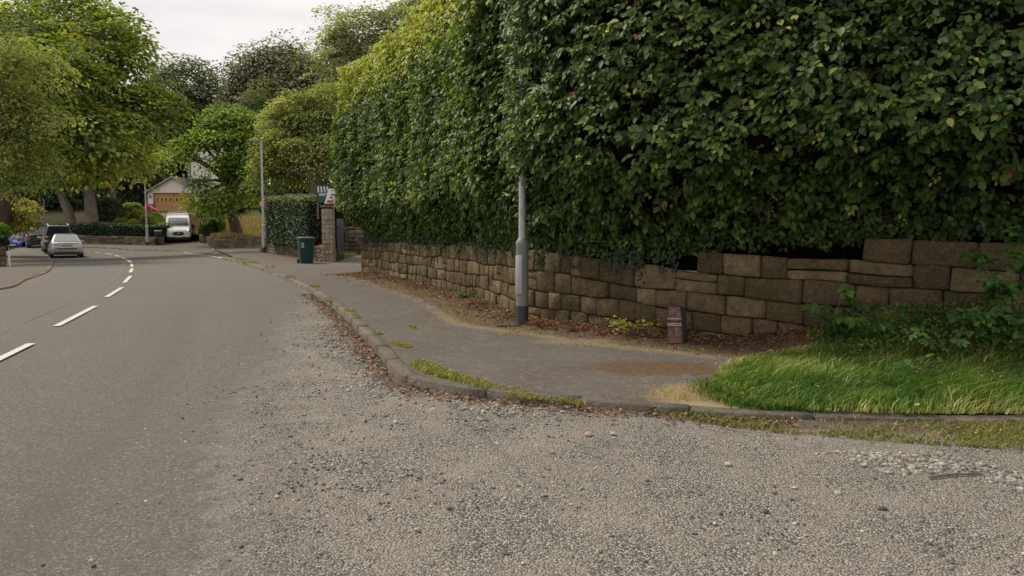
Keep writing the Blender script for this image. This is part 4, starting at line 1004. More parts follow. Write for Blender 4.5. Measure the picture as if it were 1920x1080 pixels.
# estate agent boards over the hedge by the pillar
def sign_boards():
    Y = 30.2
    a = at(593.5, 380, Y); b = at(617, 349, Y); w_ = b.x - a.x; h_ = b.z - a.z; c = ((a.x + b.x) / 2, Y, a.z)
    r = empty('sale_board', (c[0], Y, KERB_H), 0.12, 'dark green board with white stripes standing above the square hedge', 'sign'); z = a.z - KERB_H
    MB().box((0, 0, z + h_ / 2), (w_, 0.025, h_)).build('board', M['signgreen'], r)
    mb = MB()
    for i in range(4):
        x0 = -w_ / 2 + 0.11 * w_ + i * w_ * 0.215; x1 = x0 + w_ * 0.115; zt = z + h_ - .012; zb_ = z + h_ * 0.62; k = 0.05 * w_ * i * .9
        mb.add([(x0, -.018, zt), (x1, -.018, zt), (x1 + k, -.018, zb_), (x0 + k, -.018, zb_), (x0, -.010, zt), (x1, -.010, zt), (x1 + k, -.010, zb_), (x0 + k, -.010, zb_)], [(0, 3, 2, 1), (4, 5, 6, 7), (0, 1, 5, 4), (1, 2, 6, 5), (2, 3, 7, 6), (3, 0, 4, 7)])
    mb.build('stripes', M['label'], r)
    mb = MB(); mb.box((0.02, -.016, z + h_ * .555), (w_ * .66, .008, .016)); mb.box((-.02, -.016, z + h_ * .49), (w_ * .5, .008, .03)); mb.box((-.03, -.016, z + h_ * .43), (w_ * .42, .008, .018)); mb.build('small_print', M['label'], r)
    MB().box((-w_ / 2 + 0.04, 0.05, z - .15), (0.05, 0.05, 1.0)).build('post', M['wood_post'], r)
    Y2 = 29.6; a = at(612, 382, Y2); b = at(632, 354, Y2); w_ = b.x - a.x; h_ = b.z - a.z
    r = empty('sale_board', ((a.x + b.x) / 2, Y2, KERB_H), -0.15, 'slanting white board with a red corner half hidden by the beech hedge', 'sign'); z = a.z - KERB_H
    k = w_ * .42
    def sl(x0, x1, z0, z1, y, m, nm):
        f = lambda x, zz: (x + k * (zz - z) / h_ - k / 2, zz)
        q = [f(x0, z0), f(x1, z0), f(x1, z1), f(x0, z1)]
        MB().hull([(x, y + .012, zz) for x, zz in q], [(x, y - .012, zz) for x, zz in q]).build(nm, m, r)
    sl(-w_ / 2, w_ / 2, z, z + h_, 0, M['signwhite'], 'board'); sl(-w_ * .28, w_ * .3, z + .03, z + h_ * .24, -.016, M['signred'], 'red_panel')
    sl(-w_ * .1, w_ * .12, z + h_ * .36, z + h_ * .46, -.016, M['signback'], 'print'); sl(-w_ * .1, w_ * .16, z + h_ * .56, z + h_ * .64, -.016, M['signback'], 'print')
    MB().box((0.05, 0.05, z / 2 + .2), (0.05, 0.05, z + .4)).build('post', M['wood_post'], r)
sign_boards()

# wheelie bin
def wheelie_bin():
    p = gp(570, 494.5, KERB_H); s_ = mm(53, p.y) / 1.07
    r = empty('wheelie_bin', (p.x, p.y + 0.3, KERB_H - .03 + 0.0), R(24), 'dark green wheelie bin with three short white lines, standing on the pavement by the wall', 'wheelie bin')
    r.scale = (s_, s_, s_)
    def ring(z, w_, d0, d1, rr=0.05):
        o = []
        for cx, cy, a0 in ((w_ / 2 - rr, -d0 + rr, -90), (w_ / 2 - rr, d1 - rr, 0), (-w_ / 2 + rr, d1 - rr, 90), (-w_ / 2 + rr, -d0 + rr, 180)):
            for k in range(4): a = R(a0 + k * 30); o.append((cx + rr * math.cos(a), cy + rr * math.sin(a), z))
        return o
    mb = MB(); mb.loft([ring(0.03, .44, .24, .22), ring(0.10, .46, .25, .25), ring(.55, .52, .31, .30), ring(.93, .56, .35, .33), ring(.935, .60, .375, .345), ring(.975, .60, .375, .345)]); mb.build('body', M['bin'], r, smooth=True)
    mb = MB(); mb.loft([ring(.972, .61, .40, .36), ring(1.0, .61, .40, .36), ring(1.035, .55, .34, .34), ring(1.05, .40, .22, .26)]); mb.build('lid', M['bin'], r, smooth=True)
    mb = MB(); mb.tube([(-.26, .36, .99), (-.26, .43, .98), (.26, .43, .98), (.26, .36, .99)], .016, 8); mb.build('handle', M['bin'], r, smooth=True)
    for sx in (-1, 1):
        mb = MB(); mb.tube([(sx * .235, .27, .1), (sx * .255, .27, .1), (sx * .285, .27, .1), (sx * .295, .27, .1)], [.085, .10, .10, .085], 20); mb.build('wheel', M['rubber'], r, smooth=True)
    MB().cyl((-.25, .27, .1), (.25, .27, .1), .014, 8).build('axle', M['galv'], r)
    for i in range(3):
        z = .80 - i * .07; MB().box((-.165 , -.3395 + (0.80 - z) * .095, z), (.10, .006, .026), Matrix.Rotation(-.09, 3, 'X')).build('white_print', M['label'], r)
wheelie_bin()

# ------------------------------------------------------------------ street lamps
def lamp_post(base, hgt, label, near=False, head=True, rz=0.0, base_r=0.084, top_r=0.045, base_h=1.24, sign=False, mat='galv', group=None):
    r = empty('street_lamp', base, rz, label, 'street lamp', group)
    MB().tube([(0, 0, -.3), (0, 0, .27)], base_r + (.001), 20).build('foot', M['coldark'], r, smooth=True)
    MB().tube([(0, 0, .27), (0, 0, base_h - .06), (0, 0, base_h - .03), (0, 0, base_h), (0, 0, base_h + .05)], [base_r, base_r, base_r * 1.06, base_r * 1.02, top_r * 1.08], 20).build('base_column', M['colgrey'] if near else M[mat], r, smooth=True)
    MB().tube([(0, 0, base_h + .04), (0, 0, hgt * .6), (0, 0, hgt)], [top_r * 1.0, top_r * .95, top_r * .85], 14).build('shaft', M[mat], r, smooth=True)
    if near:
        pr = []
        for z in (0.44, base_h - .19):
            ri = []
            for rad_, sgn in ((base_r + .020, 1), (base_r - .02, -1)):
                for k in (range(7) if sgn > 0 else range(6, -1, -1)):
                    a = R(-90 - 62 + k * 10); ri.append((rad_ * math.cos(a), rad_ * math.sin(a), z))
            pr.append(ri)
        d = MB().loft(pr).build('access_door', M['doorgrey'], r, bevel=0.004)
    if head:
        MB().tube([(0, 0, hgt - .05), (0, 0, hgt + .08)], top_r * .95, 12).build('bracket', M[mat], r)
        h = MB(); h.hull([(-.62, -.13, hgt + .02), (-.10, -.10, hgt + .0), (.06, -.06, hgt + .0), (.06, .06, hgt + .0), (-.10, .10, hgt + .0), (-.62, .13, hgt + .02)], [(-.60, -.10, hgt + .075), (-.10, -.08, hgt + .11), (.05, -.05, hgt + .09), (.05, .05, hgt + .09), (-.10, .08, hgt + .11), (-.60, .10, hgt + .075)])
        h.build('lamp_head', M['colgrey'], r, bevel=.012)
        MB().box((-.42, 0, hgt + .012), (.30, .16, .014)).build('lens', M['signwhite'], r)
        MB().tube([(-.1, 0, hgt + .1), (-.1, 0, hgt + .18)], .035, 10).build('photocell', M['black'], r)
    if sign:
        z = sign; s_ = 0.165
        g = MB(); g.cyl((0, -.062, z), (0, -.056, z), s_, 32); o = g.build('speed_limit_sign', M['signred'], r)
        MB().cyl((0, -.066, z), (0, -.0625, z), s_ * .78, 32).build('sign_face', M['signwhite'], o)
        cu = bpy.data.curves.new('digits', 'FONT'); cu.body = '20'; cu.size = s_ * 1.30; cu.align_x = 'CENTER'; cu.align_y = 'CENTER'; cu.extrude = .001; cu.offset = 0.004
        tmp = bpy.data.objects.new('digits_tmp', cu); COL.objects.link(tmp); bpy.context.view_layer.update(); dm = bpy.data.meshes.new_from_object(tmp.evaluated_get(bpy.context.evaluated_depsgraph_get())); bpy.data.objects.remove(tmp); d = link('digits', dm, None, o); d.rotation_euler = (math.pi / 2, 0, 0); d.location = (0, -.0685, z); dm.materials.clear(); dm.materials.append(M['signback'])
        MB().box((0, -.02, z), (.09, .08, .05)).build('clamp', M['galv'], r)
    return r
pb = gp(979, 607, KERB_H + .03)
lamp_post((pb.x, pb.y, KERB_H + 0.02), 6.0, 'nearest grey street lamp column, its top swallowed by the beech hedge', near=True, base_r=0.088, top_r=0.050, base_h=1.17)
p2 = gp(495, 473.5, KERB_H); lamp_post((p2.x, p2.y, KERB_H), at(489, 265, p2.y).z - KERB_H, 'galvanised street lamp with a twenty speed limit sign beside the stepped stone wall', sign=at(493, 382, p2.y).z - KERB_H, base_r=.095, top_r=.06, base_h=1.5)
p3 = gp(276.5, 460, .06); lamp_post((p3.x, p3.y, float(H(p3.x, p3.y)) + .06), at(269, 343, p3.y).z - .06, 'slender street lamp in front of the low clipped hedge, left of the white van', base_r=.10, top_r=.065, base_h=1.5)
p4 = at(87, 476, 58); lamp_post((p4.x, 58, float(H(p4.x, 58))), at(84, 375, 58).z, 'thin distant pole standing behind the parked dark four by four', head=False, base_r=.07, top_r=.045, base_h=1.3, mat='colgrey')
# cover plate at the nearest column
MBo = MB().box((pb.x - 0.20, pb.y - 0.05, float(zP(pb.x - .2, pb.y)) + .012), (.32, .20, .012)); tag(MBo.build('ground_plate', M['colgrey'], None, bevel=.005), 'flat grey metal plate on the ground at the foot of the nearest lamp column', 'cover plate'); bpy.data.objects['ground_plate'].data.materials[0] = M['iron']

# ------------------------------------------------------------------ old mile marker
def mile_marker():
    p = gp(1268, 639, KERB_H + .05); z0 = KERB_H + 0.02
    r = empty('mile_marker', (p.x, p.y, z0), R(-14), 'small rusty iron mile post with peeling white paint leaning at the foot of the wall', 'mile post'); h = 0.475
    r.rotation_euler.y = R(-2.5)
    plan0 = [(-.105, -.035), (.085, -.055), (.135, .11), (-.06, .12)]; planm = [(-.098, -.032), (.078, -.052), (.125, .105), (-.055, .11)]; plan1 = [(-.09, -.02), (.055, -.03), (.085, .07), (-.05, .07)]
    rings = []
    for z, pl, k in ((-.1, plan0, 1.02), (.12, plan0, .98), (.235, planm, 1.0), (h * .80, planm, .97)): rings.append([(x * k, y * k, z) for x, y in pl])
    rings.append([(x * .97, y, h * (0.995 if i in (0, 3) else 0.93)) for i, (x, y) in enumerate(plan1)])
    o = MB().loft(rings).build('body', M['iron'], r, bevel=.008)
    # painted front face
    def face(z0_, z1_, k0, k1, off, nm, m):
        a0, b0 = [Vector((x * k0, y * k0, z0_)) for x, y in (planm[0], planm[1])]; a1, b1 = [Vector((x * k1, y * k1, z1_)) for x, y in (planm[0], planm[1])]
        a0.z = a1.z * 0 + z0_; n_ = Vector((b0.y - a0.y, -(b0.x - a0.x), 0)).normalized(); ins = 0.06
        q = [a0.lerp(b0, ins), a0.lerp(b0, 1 - ins), a1.lerp(b1, 1 - ins), a1.lerp(b1, ins)]
        return MB().hull([v - n_ * .008 for v in q], [v + n_ * off for v in q]).build(nm, m, r)
    face(.012, .215, 1.06, 1.0, .008, 'lower_face', M['mile']); face(.275, .435, 1.0, .80, .010, 'upper_face', M['mile']); face(.232, .262, 1.0, 1.0, .006, 'middle_face', M['mile'])
    lt = plain('pale_flaking_paint', (0.36, 0.33, 0.29), .8, 0, .35, 30)
    for z in (.222, .240, .300): face(z - .006, z + .006, 1.04, 1.04, .020, 'raised_band', lt)
mile_marker()

# ------------------------------------------------------------------ garage, house, driveway, garden on the left
GY_ = 84.5
def garage():
    a = at(289.5, 397, GY_); dw = mm(72, GY_); dh = mm(34, GY_); z0 = a.z
    x0 = a.x - mm(11.5, GY_); x1 = a.x + dw + mm(13, GY_); ze = at(278, 361, GY_).z - z0; za = at(330, 333, GY_).z - z0; xm = (x0 + x1) / 2
    r = empty('garage', (xm, GY_, z0), 0, 'cream gabled double garage with varnished timber doors at the top of the drive', 'garage')
    W_ = (x1 - x0) / 2; D = 6.0; d0 = a.x - xm; d1 = d0 + dw
    mb = MB()
    mb.hull([(-W_, .0, -1), (d0, 0, -1), (d0, 0, ze), (-W_, 0, ze)], [(-W_, .3, -1), (d0, .3, -1), (d0, .3, ze), (-W_, .3, ze)])
    mb.hull([(d1, .0, -1), (W_, 0, -1), (W_, 0, ze), (d1, 0, ze)], [(d1, .3, -1), (W_, .3, -1), (W_, .3, ze), (d1, .3, ze)])
    mb.hull([(d0, .0, dh), (d1, 0, dh), (d1, 0, ze), (d0, 0, ze)], [(d0, .3, dh), (d1, .3, dh), (d1, .3, ze), (d0, .3, ze)])
    mb.hull([(-W_, 0, ze), (W_, 0, ze), (0, 0, za)], [(-W_, .3, ze), (W_, .3, ze), (0, .3, za)])
    mb.box((-W_ + .15, D / 2 + .3, ze / 2 - .5), (.3, D, ze + 1)); mb.box((W_ - .15, D / 2 + .3, ze / 2 - .5), (.3, D, ze + 1)); mb.box((0, D + .3, ze / 2 - .5), (2 * W_, .3, ze + 1))
    mb.build('wall', M['render'], r)
    mb = MB(); sl_ = (za - ze) / W_
    for s_ in (-1, 1):
        q = [(0, za), (s_ * (W_ + .25), ze - .25 * sl_), (s_ * (W_ + .25), ze - .25 * sl_ + .14), (0, za + .15)]
        mb.hull([(x, -.3, z + .01) for x, z in q], [(x, D + .7, z + .01) for x, z in q])
    mb.build('roof', M['slate'], r)
    mb = MB()
    for s_ in (-1, 1):
        q = [(0, za + .0), (s_ * (W_ + .25), ze - .25 * sl_ + .0), (s_ * (W_ + .25), ze - .25 * sl_ + .17), (0, za + .18)]
        mb.hull([(x, -.35, z) for x, z in q], [(x, -.303, z) for x, z in q])
    mb.build('bargeboard', plain('pale_bargeboard', (.35, .33, .30), .7), r)
    # two doors
    for k in range(2):
        c0 = d0 + dw * k / 2 + .02; c1 = d0 + dw * (k + 1) / 2 - .02; cw = c1 - c0; cx = (c0 + c1) / 2
        d = MB().box((cx, .16, dh / 2), (cw, .06, dh - .02)).build('door', M['oak'], r)
        mb = MB()
        for zz in (dh * .30, dh * .55, dh * .80 + .12, .06): mb.box((cx, .124, zz), (cw - .02, .016, .035))
        for j in range(13): mb.box((c0 + cw * (j + .5) / 13, .126, dh / 2), (.022, .016, dh - .1))
        mb.build('joints', M['oakd'], d)
        for j in range(4): MB().box((c0 + cw * (j + .7) / 4.4, .121, dh * .67), (.12, .03, .26)).build('pane', M['black'], d)
    MB().hull([(d0 - .06, -.012, 0), (d0, -.012, 0), (d0, -.012, dh), (d1, -.012, dh), (d1, -.012, 0), (d1 + .06, -.012, 0), (d1 + .06, -.012, dh + .07), (d0 - .06, -.012, dh + .07)][::1], [(d0 - .06, .1, 0), (d0, .1, 0), (d0, .1, dh), (d1, .1, dh), (d1, .1, 0), (d1 + .06, .1, 0), (d1 + .06, .1, dh + .07), (d0 - .06, .1, dh + .07)]).build('door_frame', M['oakd'], r)
    MB().box((-W_ + .25, -.09, .38), (.75, .2, .95)).build('stone_plinth', M['mortar'] if False else plain('grey_stone_base', (.2, .18, .16), .9, 0, .3, 5), r, bevel=.02)
    l = MB().box((-W_ + .32, -.10, dh * .83), (.14, .14, .28), taper=.7).build('wall_lamp', M['black'], r, bevel=.01)
    return z0
gz0 = garage()
def drive_z(x, y):
    return np.where(np.asarray(y) > 84.0, gz0 + 0.0, H(x, y) + 0.04 + 0 * np.asarray(x))
dl = [gp(300, 459.5, .04), gp(304, 452, .04), gp(306, 440, .04), gp(300, 420, .04), gp(286, 401, .04)]
dr = [gp(373, 400, .04), gp(372, 420, .04), gp(372, 440, .04), gp(373, 457.2, .04)]
dpoly = [(p.x, p.y) for p in dl] + [(-42, 84.4), (-33, 84.4)] + [(p.x, p.y) for p in dr] + [(dr[-1].x, dr[-1].y - .0)]
tag(sheet('driveway', dpoly, 1.0, lambda x, y: H(x, y) + 0.045, M['drive']), kind='structure')
MB_ = MB()

# house behind the sycamore
def house():
    Y = 96; a = at(356, 400, Y); b = at(412, 262, Y); z0 = a.z - 1.5; x0 = a.x; x1 = at(470, 300, Y).x; ztop = at(400, 268, Y).z
    r = empty('house', ((x0 + x1) / 2, Y, z0), 0, 'white rendered house mostly hidden behind the green sycamore', 'house'); W_ = (x1 - x0) / 2; hh = ztop - z0 - 1.4; za = ztop - z0 + 1.0
    mb = MB(); mb.box((0, 3.5, hh / 2), (2 * W_, 7, hh)); mb.hull([(-W_, 0, hh), (W_, 0, hh), (0, 0, za)], [(-W_, 7, hh), (W_, 7, hh), (0, 7, za)]); mb.build('wall', M['renderw'], r)
    mb = MB()
    for s_ in (-1, 1):
        q = [(0, za + .02), (s_ * (W_ + .4), hh - .25), (s_ * (W_ + .4), hh - .05), (0, za + .22)]; mb.hull([(x, -.4, z) for x, z in q], [(x, 7.4, z) for x, z in q])
    rf = mb.build('roof', M['slate'], r)
    MB().box((W_ * .62, 1.5, za + .4), (mm(16, Y), .9, 3.2)).build('chimney', M['renderw'], rf)
    for (x, z) in ((-W_ * .5, 2.4), (-W_ * .45, 5.2), (W_ * .3, 2.4), (W_ * .35, 5.2)):
        o = MB().box((x, -.03, z), (1.5, .1, 1.3)).build('window', M['signwhite'], r)
        MB().box((x - .37, -.09, z), (.62, .03, 1.1)).build('pane', M['glass'], o); MB().box((x + .37, -.09, z), (.62, .03, 1.1)).build('pane', M['glass'], o)
    MB().tube([(-W_ + .25, -.08, 0), (-W_ + .25, -.08, hh)], .06, 8).build('drainpipe', M['black'], r)
house()

# low wall with the clipped hedge at the far side of the road
fw = [gp(90, 455.5, .06), gp(150, 457.5, .06), gp(200, 458.5, .06), gp(250, 459.3, .06), gp(286, 460.4, .06)]
fwp = [(p.x, p.y + .35) for p in fw]
stone_wall('stone_wall', fwp, lambda s, p: float(H(p[0], p[1])) + .03, [.18, .17, .17, .15], (.3, .7), M['wall2'], -1, .3, .02, 'low rubble wall under the long clipped hedge across the road', seed=33)
hz1 = lambda x, y: np.interp(x, [-40, -34, -29], [1.62, 1.78, 1.58]) + 0 * y
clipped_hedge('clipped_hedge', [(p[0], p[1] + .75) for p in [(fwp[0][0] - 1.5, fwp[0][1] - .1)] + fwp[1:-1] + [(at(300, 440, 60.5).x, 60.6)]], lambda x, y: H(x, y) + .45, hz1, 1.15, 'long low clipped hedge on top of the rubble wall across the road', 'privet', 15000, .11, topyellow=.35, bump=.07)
# garden ground behind it and woodland bank
gl = lambda x, y: H(x, y) + 0.55 * ss(59, 60.5, y) - 0.03
gpoly = [(-62, 64.5)] + [(p[0], p[1] + .28) for p in fwp] + [(-28.4, 61.0)] + [(p.x - .25, p.y) for p in dl[1:]] + [(-42, 84), (-46, 110), (-110, 110), (-110, 66)]
tag(sheet('garden_ground', gpoly, 2.0, gl, M['ground']), kind='structure')
clipped_hedge('clipped_hedge', [(at(303, 430, 61).x, 61.5), (at(287, 420, 73).x, 73)], lambda x, y: H(x, y) + .3, lambda x, y: np.interp(y, [61, 73], [1.65, 2.75]) + 0 * x, 1.0, 'domed green hedge climbing along the left side of the garage drive', 'syc', 5000, .12, bump=.22)
lo_ = at(228, 400, 70)
def shr(u, v, Y, ru, rv, *a, **k):
    c = at(u, v, Y); return shrub(k.pop('name', 'shrub'), tuple(c), (mm(ru, Y), mm(ru, Y) * .8, mm(rv, Y)), *a, **k)
shr(208, 402, 68, 27, 28, 'large dark green rounded shrub at the foot of the bare pale trunk', 'deep', 3600, .2, up=.4)
shr(248, 391, 76, 20, 10, 'flat topped yellow green clipped bush behind the golden shrub', 'syc', 1800, .16)
shr(256, 407, 70, 16, 13, 'golden shrub between the dark bush and the slender street lamp', 'gold', 1600, .16)
shr(228, 415, 66, 11, 6, 'small flat clipped bush at the front of the hillside garden', 'syc', 800, .12)
shr(250, 418, 65, 9, 6, 'little rounded yellow bush under the golden shrub', 'gold', 600, .12)
shr(277, 412, 68, 14, 10, 'olive domed bush just above the long low hedge', 'olive', 1200, .14)
shr(289, 408, 73, 12, 9, 'green domed bush beside the pink slide', 'syc', 1200, .14)
# pink toy slide
sp = at(281, 401, 80); r = empty('toy_slide', (sp.x, sp.y, float(H(sp.x, sp.y)) + .5), 0, 'bright pink plastic toy slide on the garden edge left of the garage', 'toy slide')
MB().hull([(-.5, -.2, .1), (-.1, -.2, .1), (-.15, -.2, .95), (-.42, -.2, .95)], [(-.5, .35, .1), (-.1, .35, .1), (-.15, .35, .95), (-.42, .35, .95)]).build('tower', M['pink'], r, bevel=.05)
MB().hull([(-.2, -.2, .62), (-.2, .3, .62), (.9, .3, .05), (.9, -.2, .05)], [(-.2, -.2, .75), (-.2, .3, .75), (.95, .3, .14), (.95, -.2, .14)]).build('chute', M['pink'], r, bevel=.03)
# post box on its stub wall
bp = at(295.5, 449, 59.6); r = empty('litter_box', (bp.x, 59.6, float(H(bp.x, 59.6)) + .05), 0, 'black box with a white top on a stone stub left of the white van', 'bin')
bz = at(295, 444, 59.6).z - (float(H(bp.x, 59.6)) + .05)
MB().box((0, .2, bz / 2), (.75, .4, bz)).build('stone_base', M['wall2'], r, bevel=.05)
MB().box((0, .1, bz + .22), (.42, .35, .44)).build('box', M['black'], r, bevel=.02); MB().box((0, .1, bz + .47), (.44, .37, .06)).build('lid', M['signwhite'], r, bevel=.01)
# right side of the drive
rp = [(at(372, 450, 61).x, 61.3), (at(371, 430, 67).x, 67), (at(369, 410, 76).x, 76)]
clipped_hedge('clipped_hedge', [(x + .9, y) for x, y in rp], lambda x, y: H(x, y) + .1, lambda x, y: np.interp(y, [61, 67, 76], [2.0, 3.3, 4.2]) + 0 * x, 1.1, 'tall uneven hedge lining the right side of the garage drive', 'privet', 6500, .12, bump=.25)
sp = at(375, 420, 70); shrub('shrub', (sp.x + .3, 69, 3.2), (1.0, 1.2, .9), 'greyish brown faded flowering bush on the drive hedge', 'olive', 1500, .1)
shr(407, 422, 62, 15, 14, 'bright lime green laurel bush between the drive hedge and the sycamore trunk', 'lime', 2200, .15)
shr(386, 430, 61.2, 14, 18, 'dark green bush at the right corner of the garage drive', 'deep', 2200, .13)
for (u, v, s_, lab) in ((356, 400, .45, 'pale boulder at the right of the garage drive'), (363, 396, .32, 'smaller stone resting against the pale boulder by the drive')):
    c = at(u, v + 3, 80); V, = [rdir(60, np.random.default_rng(int(u)))]; bm = bmesh.new(); bmesh.ops.create_icosphere(bm, subdivisions=2, radius=s_)
    for vv in bm.verts: vv.co *= 1 + .25 * float(vnoise(np.array(vv.co) * 2, 1.5, int(u), 2)); vv.co.z *= .6
    me = bpy.data.meshes.new('boulder'); bm.to_mesh(me); bm.free(); o = link('boulder', me, M['kerb'], None, True); o.location = (c.x, 80, float(H(c.x, 80)) + s_ * .3); tag(o, lab, 'boulder')
c = at(350, 402, 79); o = MB().tube([(0, 0, -.3), (.12, 0, .7), (.33, 0, 1.6)], [.12, .10, .09], 8).build('leaning_post', M['barkl']); o.location = (c.x, 79, float(H(c.x, 79)) + .05); tag(o, 'pale post leaning to the right in front of the garage doors', 'post')

# curved retaining wall with dry grass bank and sycamore
wa = [gp(374, 455.5, .04), gp(388, 459, .04), gp(403, 465.5, .04), gp(420, 465, .04), gp(445, 463.5, .04), gp(470, 461, .04), gp(495, 457.8, .04), gp(530, 455, .04)]
WA = catmull([(p.x, p.y) for p in wa], 4)
def keepA(ci, s): return True
stone_wall('stone_wall', WA, lambda s, p: float(H(p[0], p[1])) - .03, [.2, .19, .18, .17], (.28, .62), M['wall2'], -1, .35, .035, 'low curving rubble wall holding up the dry grass bank at the lane mouth', seed=41, cope=True)
bank_poly = [tuple(p) for p in side_offset(WA, .2)] + [(-12, 72), (-12, 92), (-31, 92), (-30.3, 74), (-28.6, 64)]
def bz_(x, y): return np.maximum(H(x, y), 0) + .62 + .55 * ss(0, 7, pdist(WA, x, y)) * (1 - ss(75, 90, y))
tag(sheet('grass_bank', bank_poly, 1.0, bz_, M['soil']), kind='structure')
rng = np.random.default_rng(8); q = scatter(bank_poly, 16000, rng, lambda x, y: np.exp(-pdist(WA, x, y) / 3.5)); blades('dry_grass', np.column_stack([q, bz_(q[:, 0], q[:, 1])]), .42, .035, M['dry'], flop=.45, seed=6, label='long straw coloured dry grass on the bank under the sycamore', cat='grass')
tag(sheet('lane', [(gp(404, 467, .03).x, gp(404, 467, .03).y - .1), (WA[-1][0], WA[-1][1] - .2), (-9, 62.0), (-9, 50), (pb_end.x + .4, pb_end.y + 2.2), (gp(425, 477, .03).x, gp(425, 477, .03).y)], 1.5, lambda x, y: H(x, y) + .02, M['pave'], lambda V: dict(soil=.1 + 0 * V[:, 0], dry=.05 + 0 * V[:, 0])), kind='structure')
sh = at(600, 440, 62)
clipped_hedge('field_hedge', [(-17.6, 66), (-13.5, 64.5), (-8, 62)], lambda x, y: H(x, y) + .2, lambda x, y: 3.6 + 0 * x, 1.6, 'dark shrubby hedge beyond the lane, seen behind the yellow shrub', 'deep', 5000, .17, bump=.5)

# left foreground garden wall and hedge with a white post
lw = [(at(10, 497, 29.5).x, 29.6), (-22.5, 27.0), (-26, 24)]
stone_wall('stone_wall', lw[::-1], lambda s, p: float(H(p[0], p[1])) + .05, [.2, .2, .2, .19], (.3, .6), M['wall'], -1, .3, .02, 'short garden wall at the left edge below the bright shrub', seed=51)
clipped_hedge('clipped_hedge', [(lw[0][0] - .1, lw[0][1] + .35), (-22.6, 27.4), (-26, 24.5)], lambda x, y: H(x, y) + .7, lambda x, y: 1.12 + 0 * x, .8, 'dark garden hedge behind the wall at the left edge', 'privet', 3000, .07, bump=.12)
r = empty('gate_post', (lw[0][0] + .03, 29.7, float(H(lw[0][0], 29.7))), 0, 'white gate post at the end of the left garden wall', 'gate post')
MB().box((0, 0, .4), (.06, .06, .84)).build('post', M['signwhite'], r, bevel=.01); MB().box((0, 0, .84), (.08, .08, .04)).build('cap', M['signwhite'], r, bevel=.01)

# ------------------------------------------------------------------ vehicles
def wheel(parent, x, y, r_=.32, w_=.2):
    s_ = 1 if x > 0 else -1
    t = MB().tube([(x - s_ * w_, y, r_), (x - s_ * w_ * .9, y, r_), (x - s_ * .03, y, r_), (x, y, r_)], [r_ * .9, r_, r_, r_ * .9], 24).build('wheel', M['rubber'], parent, smooth=True)
    MB().tube([(x - s_ * .02, y, r_), (x + s_ * .006, y, r_)], [r_ * .64, r_ * .60], 20).build('rim', M['alloy'], t, smooth=True)
    MB().tube([(x - s_ * .01, y, r_), (x + s_ * .012, y, r_)], [r_ * .17, r_ * .13], 12).build('hub_cap', M['galv'], t)

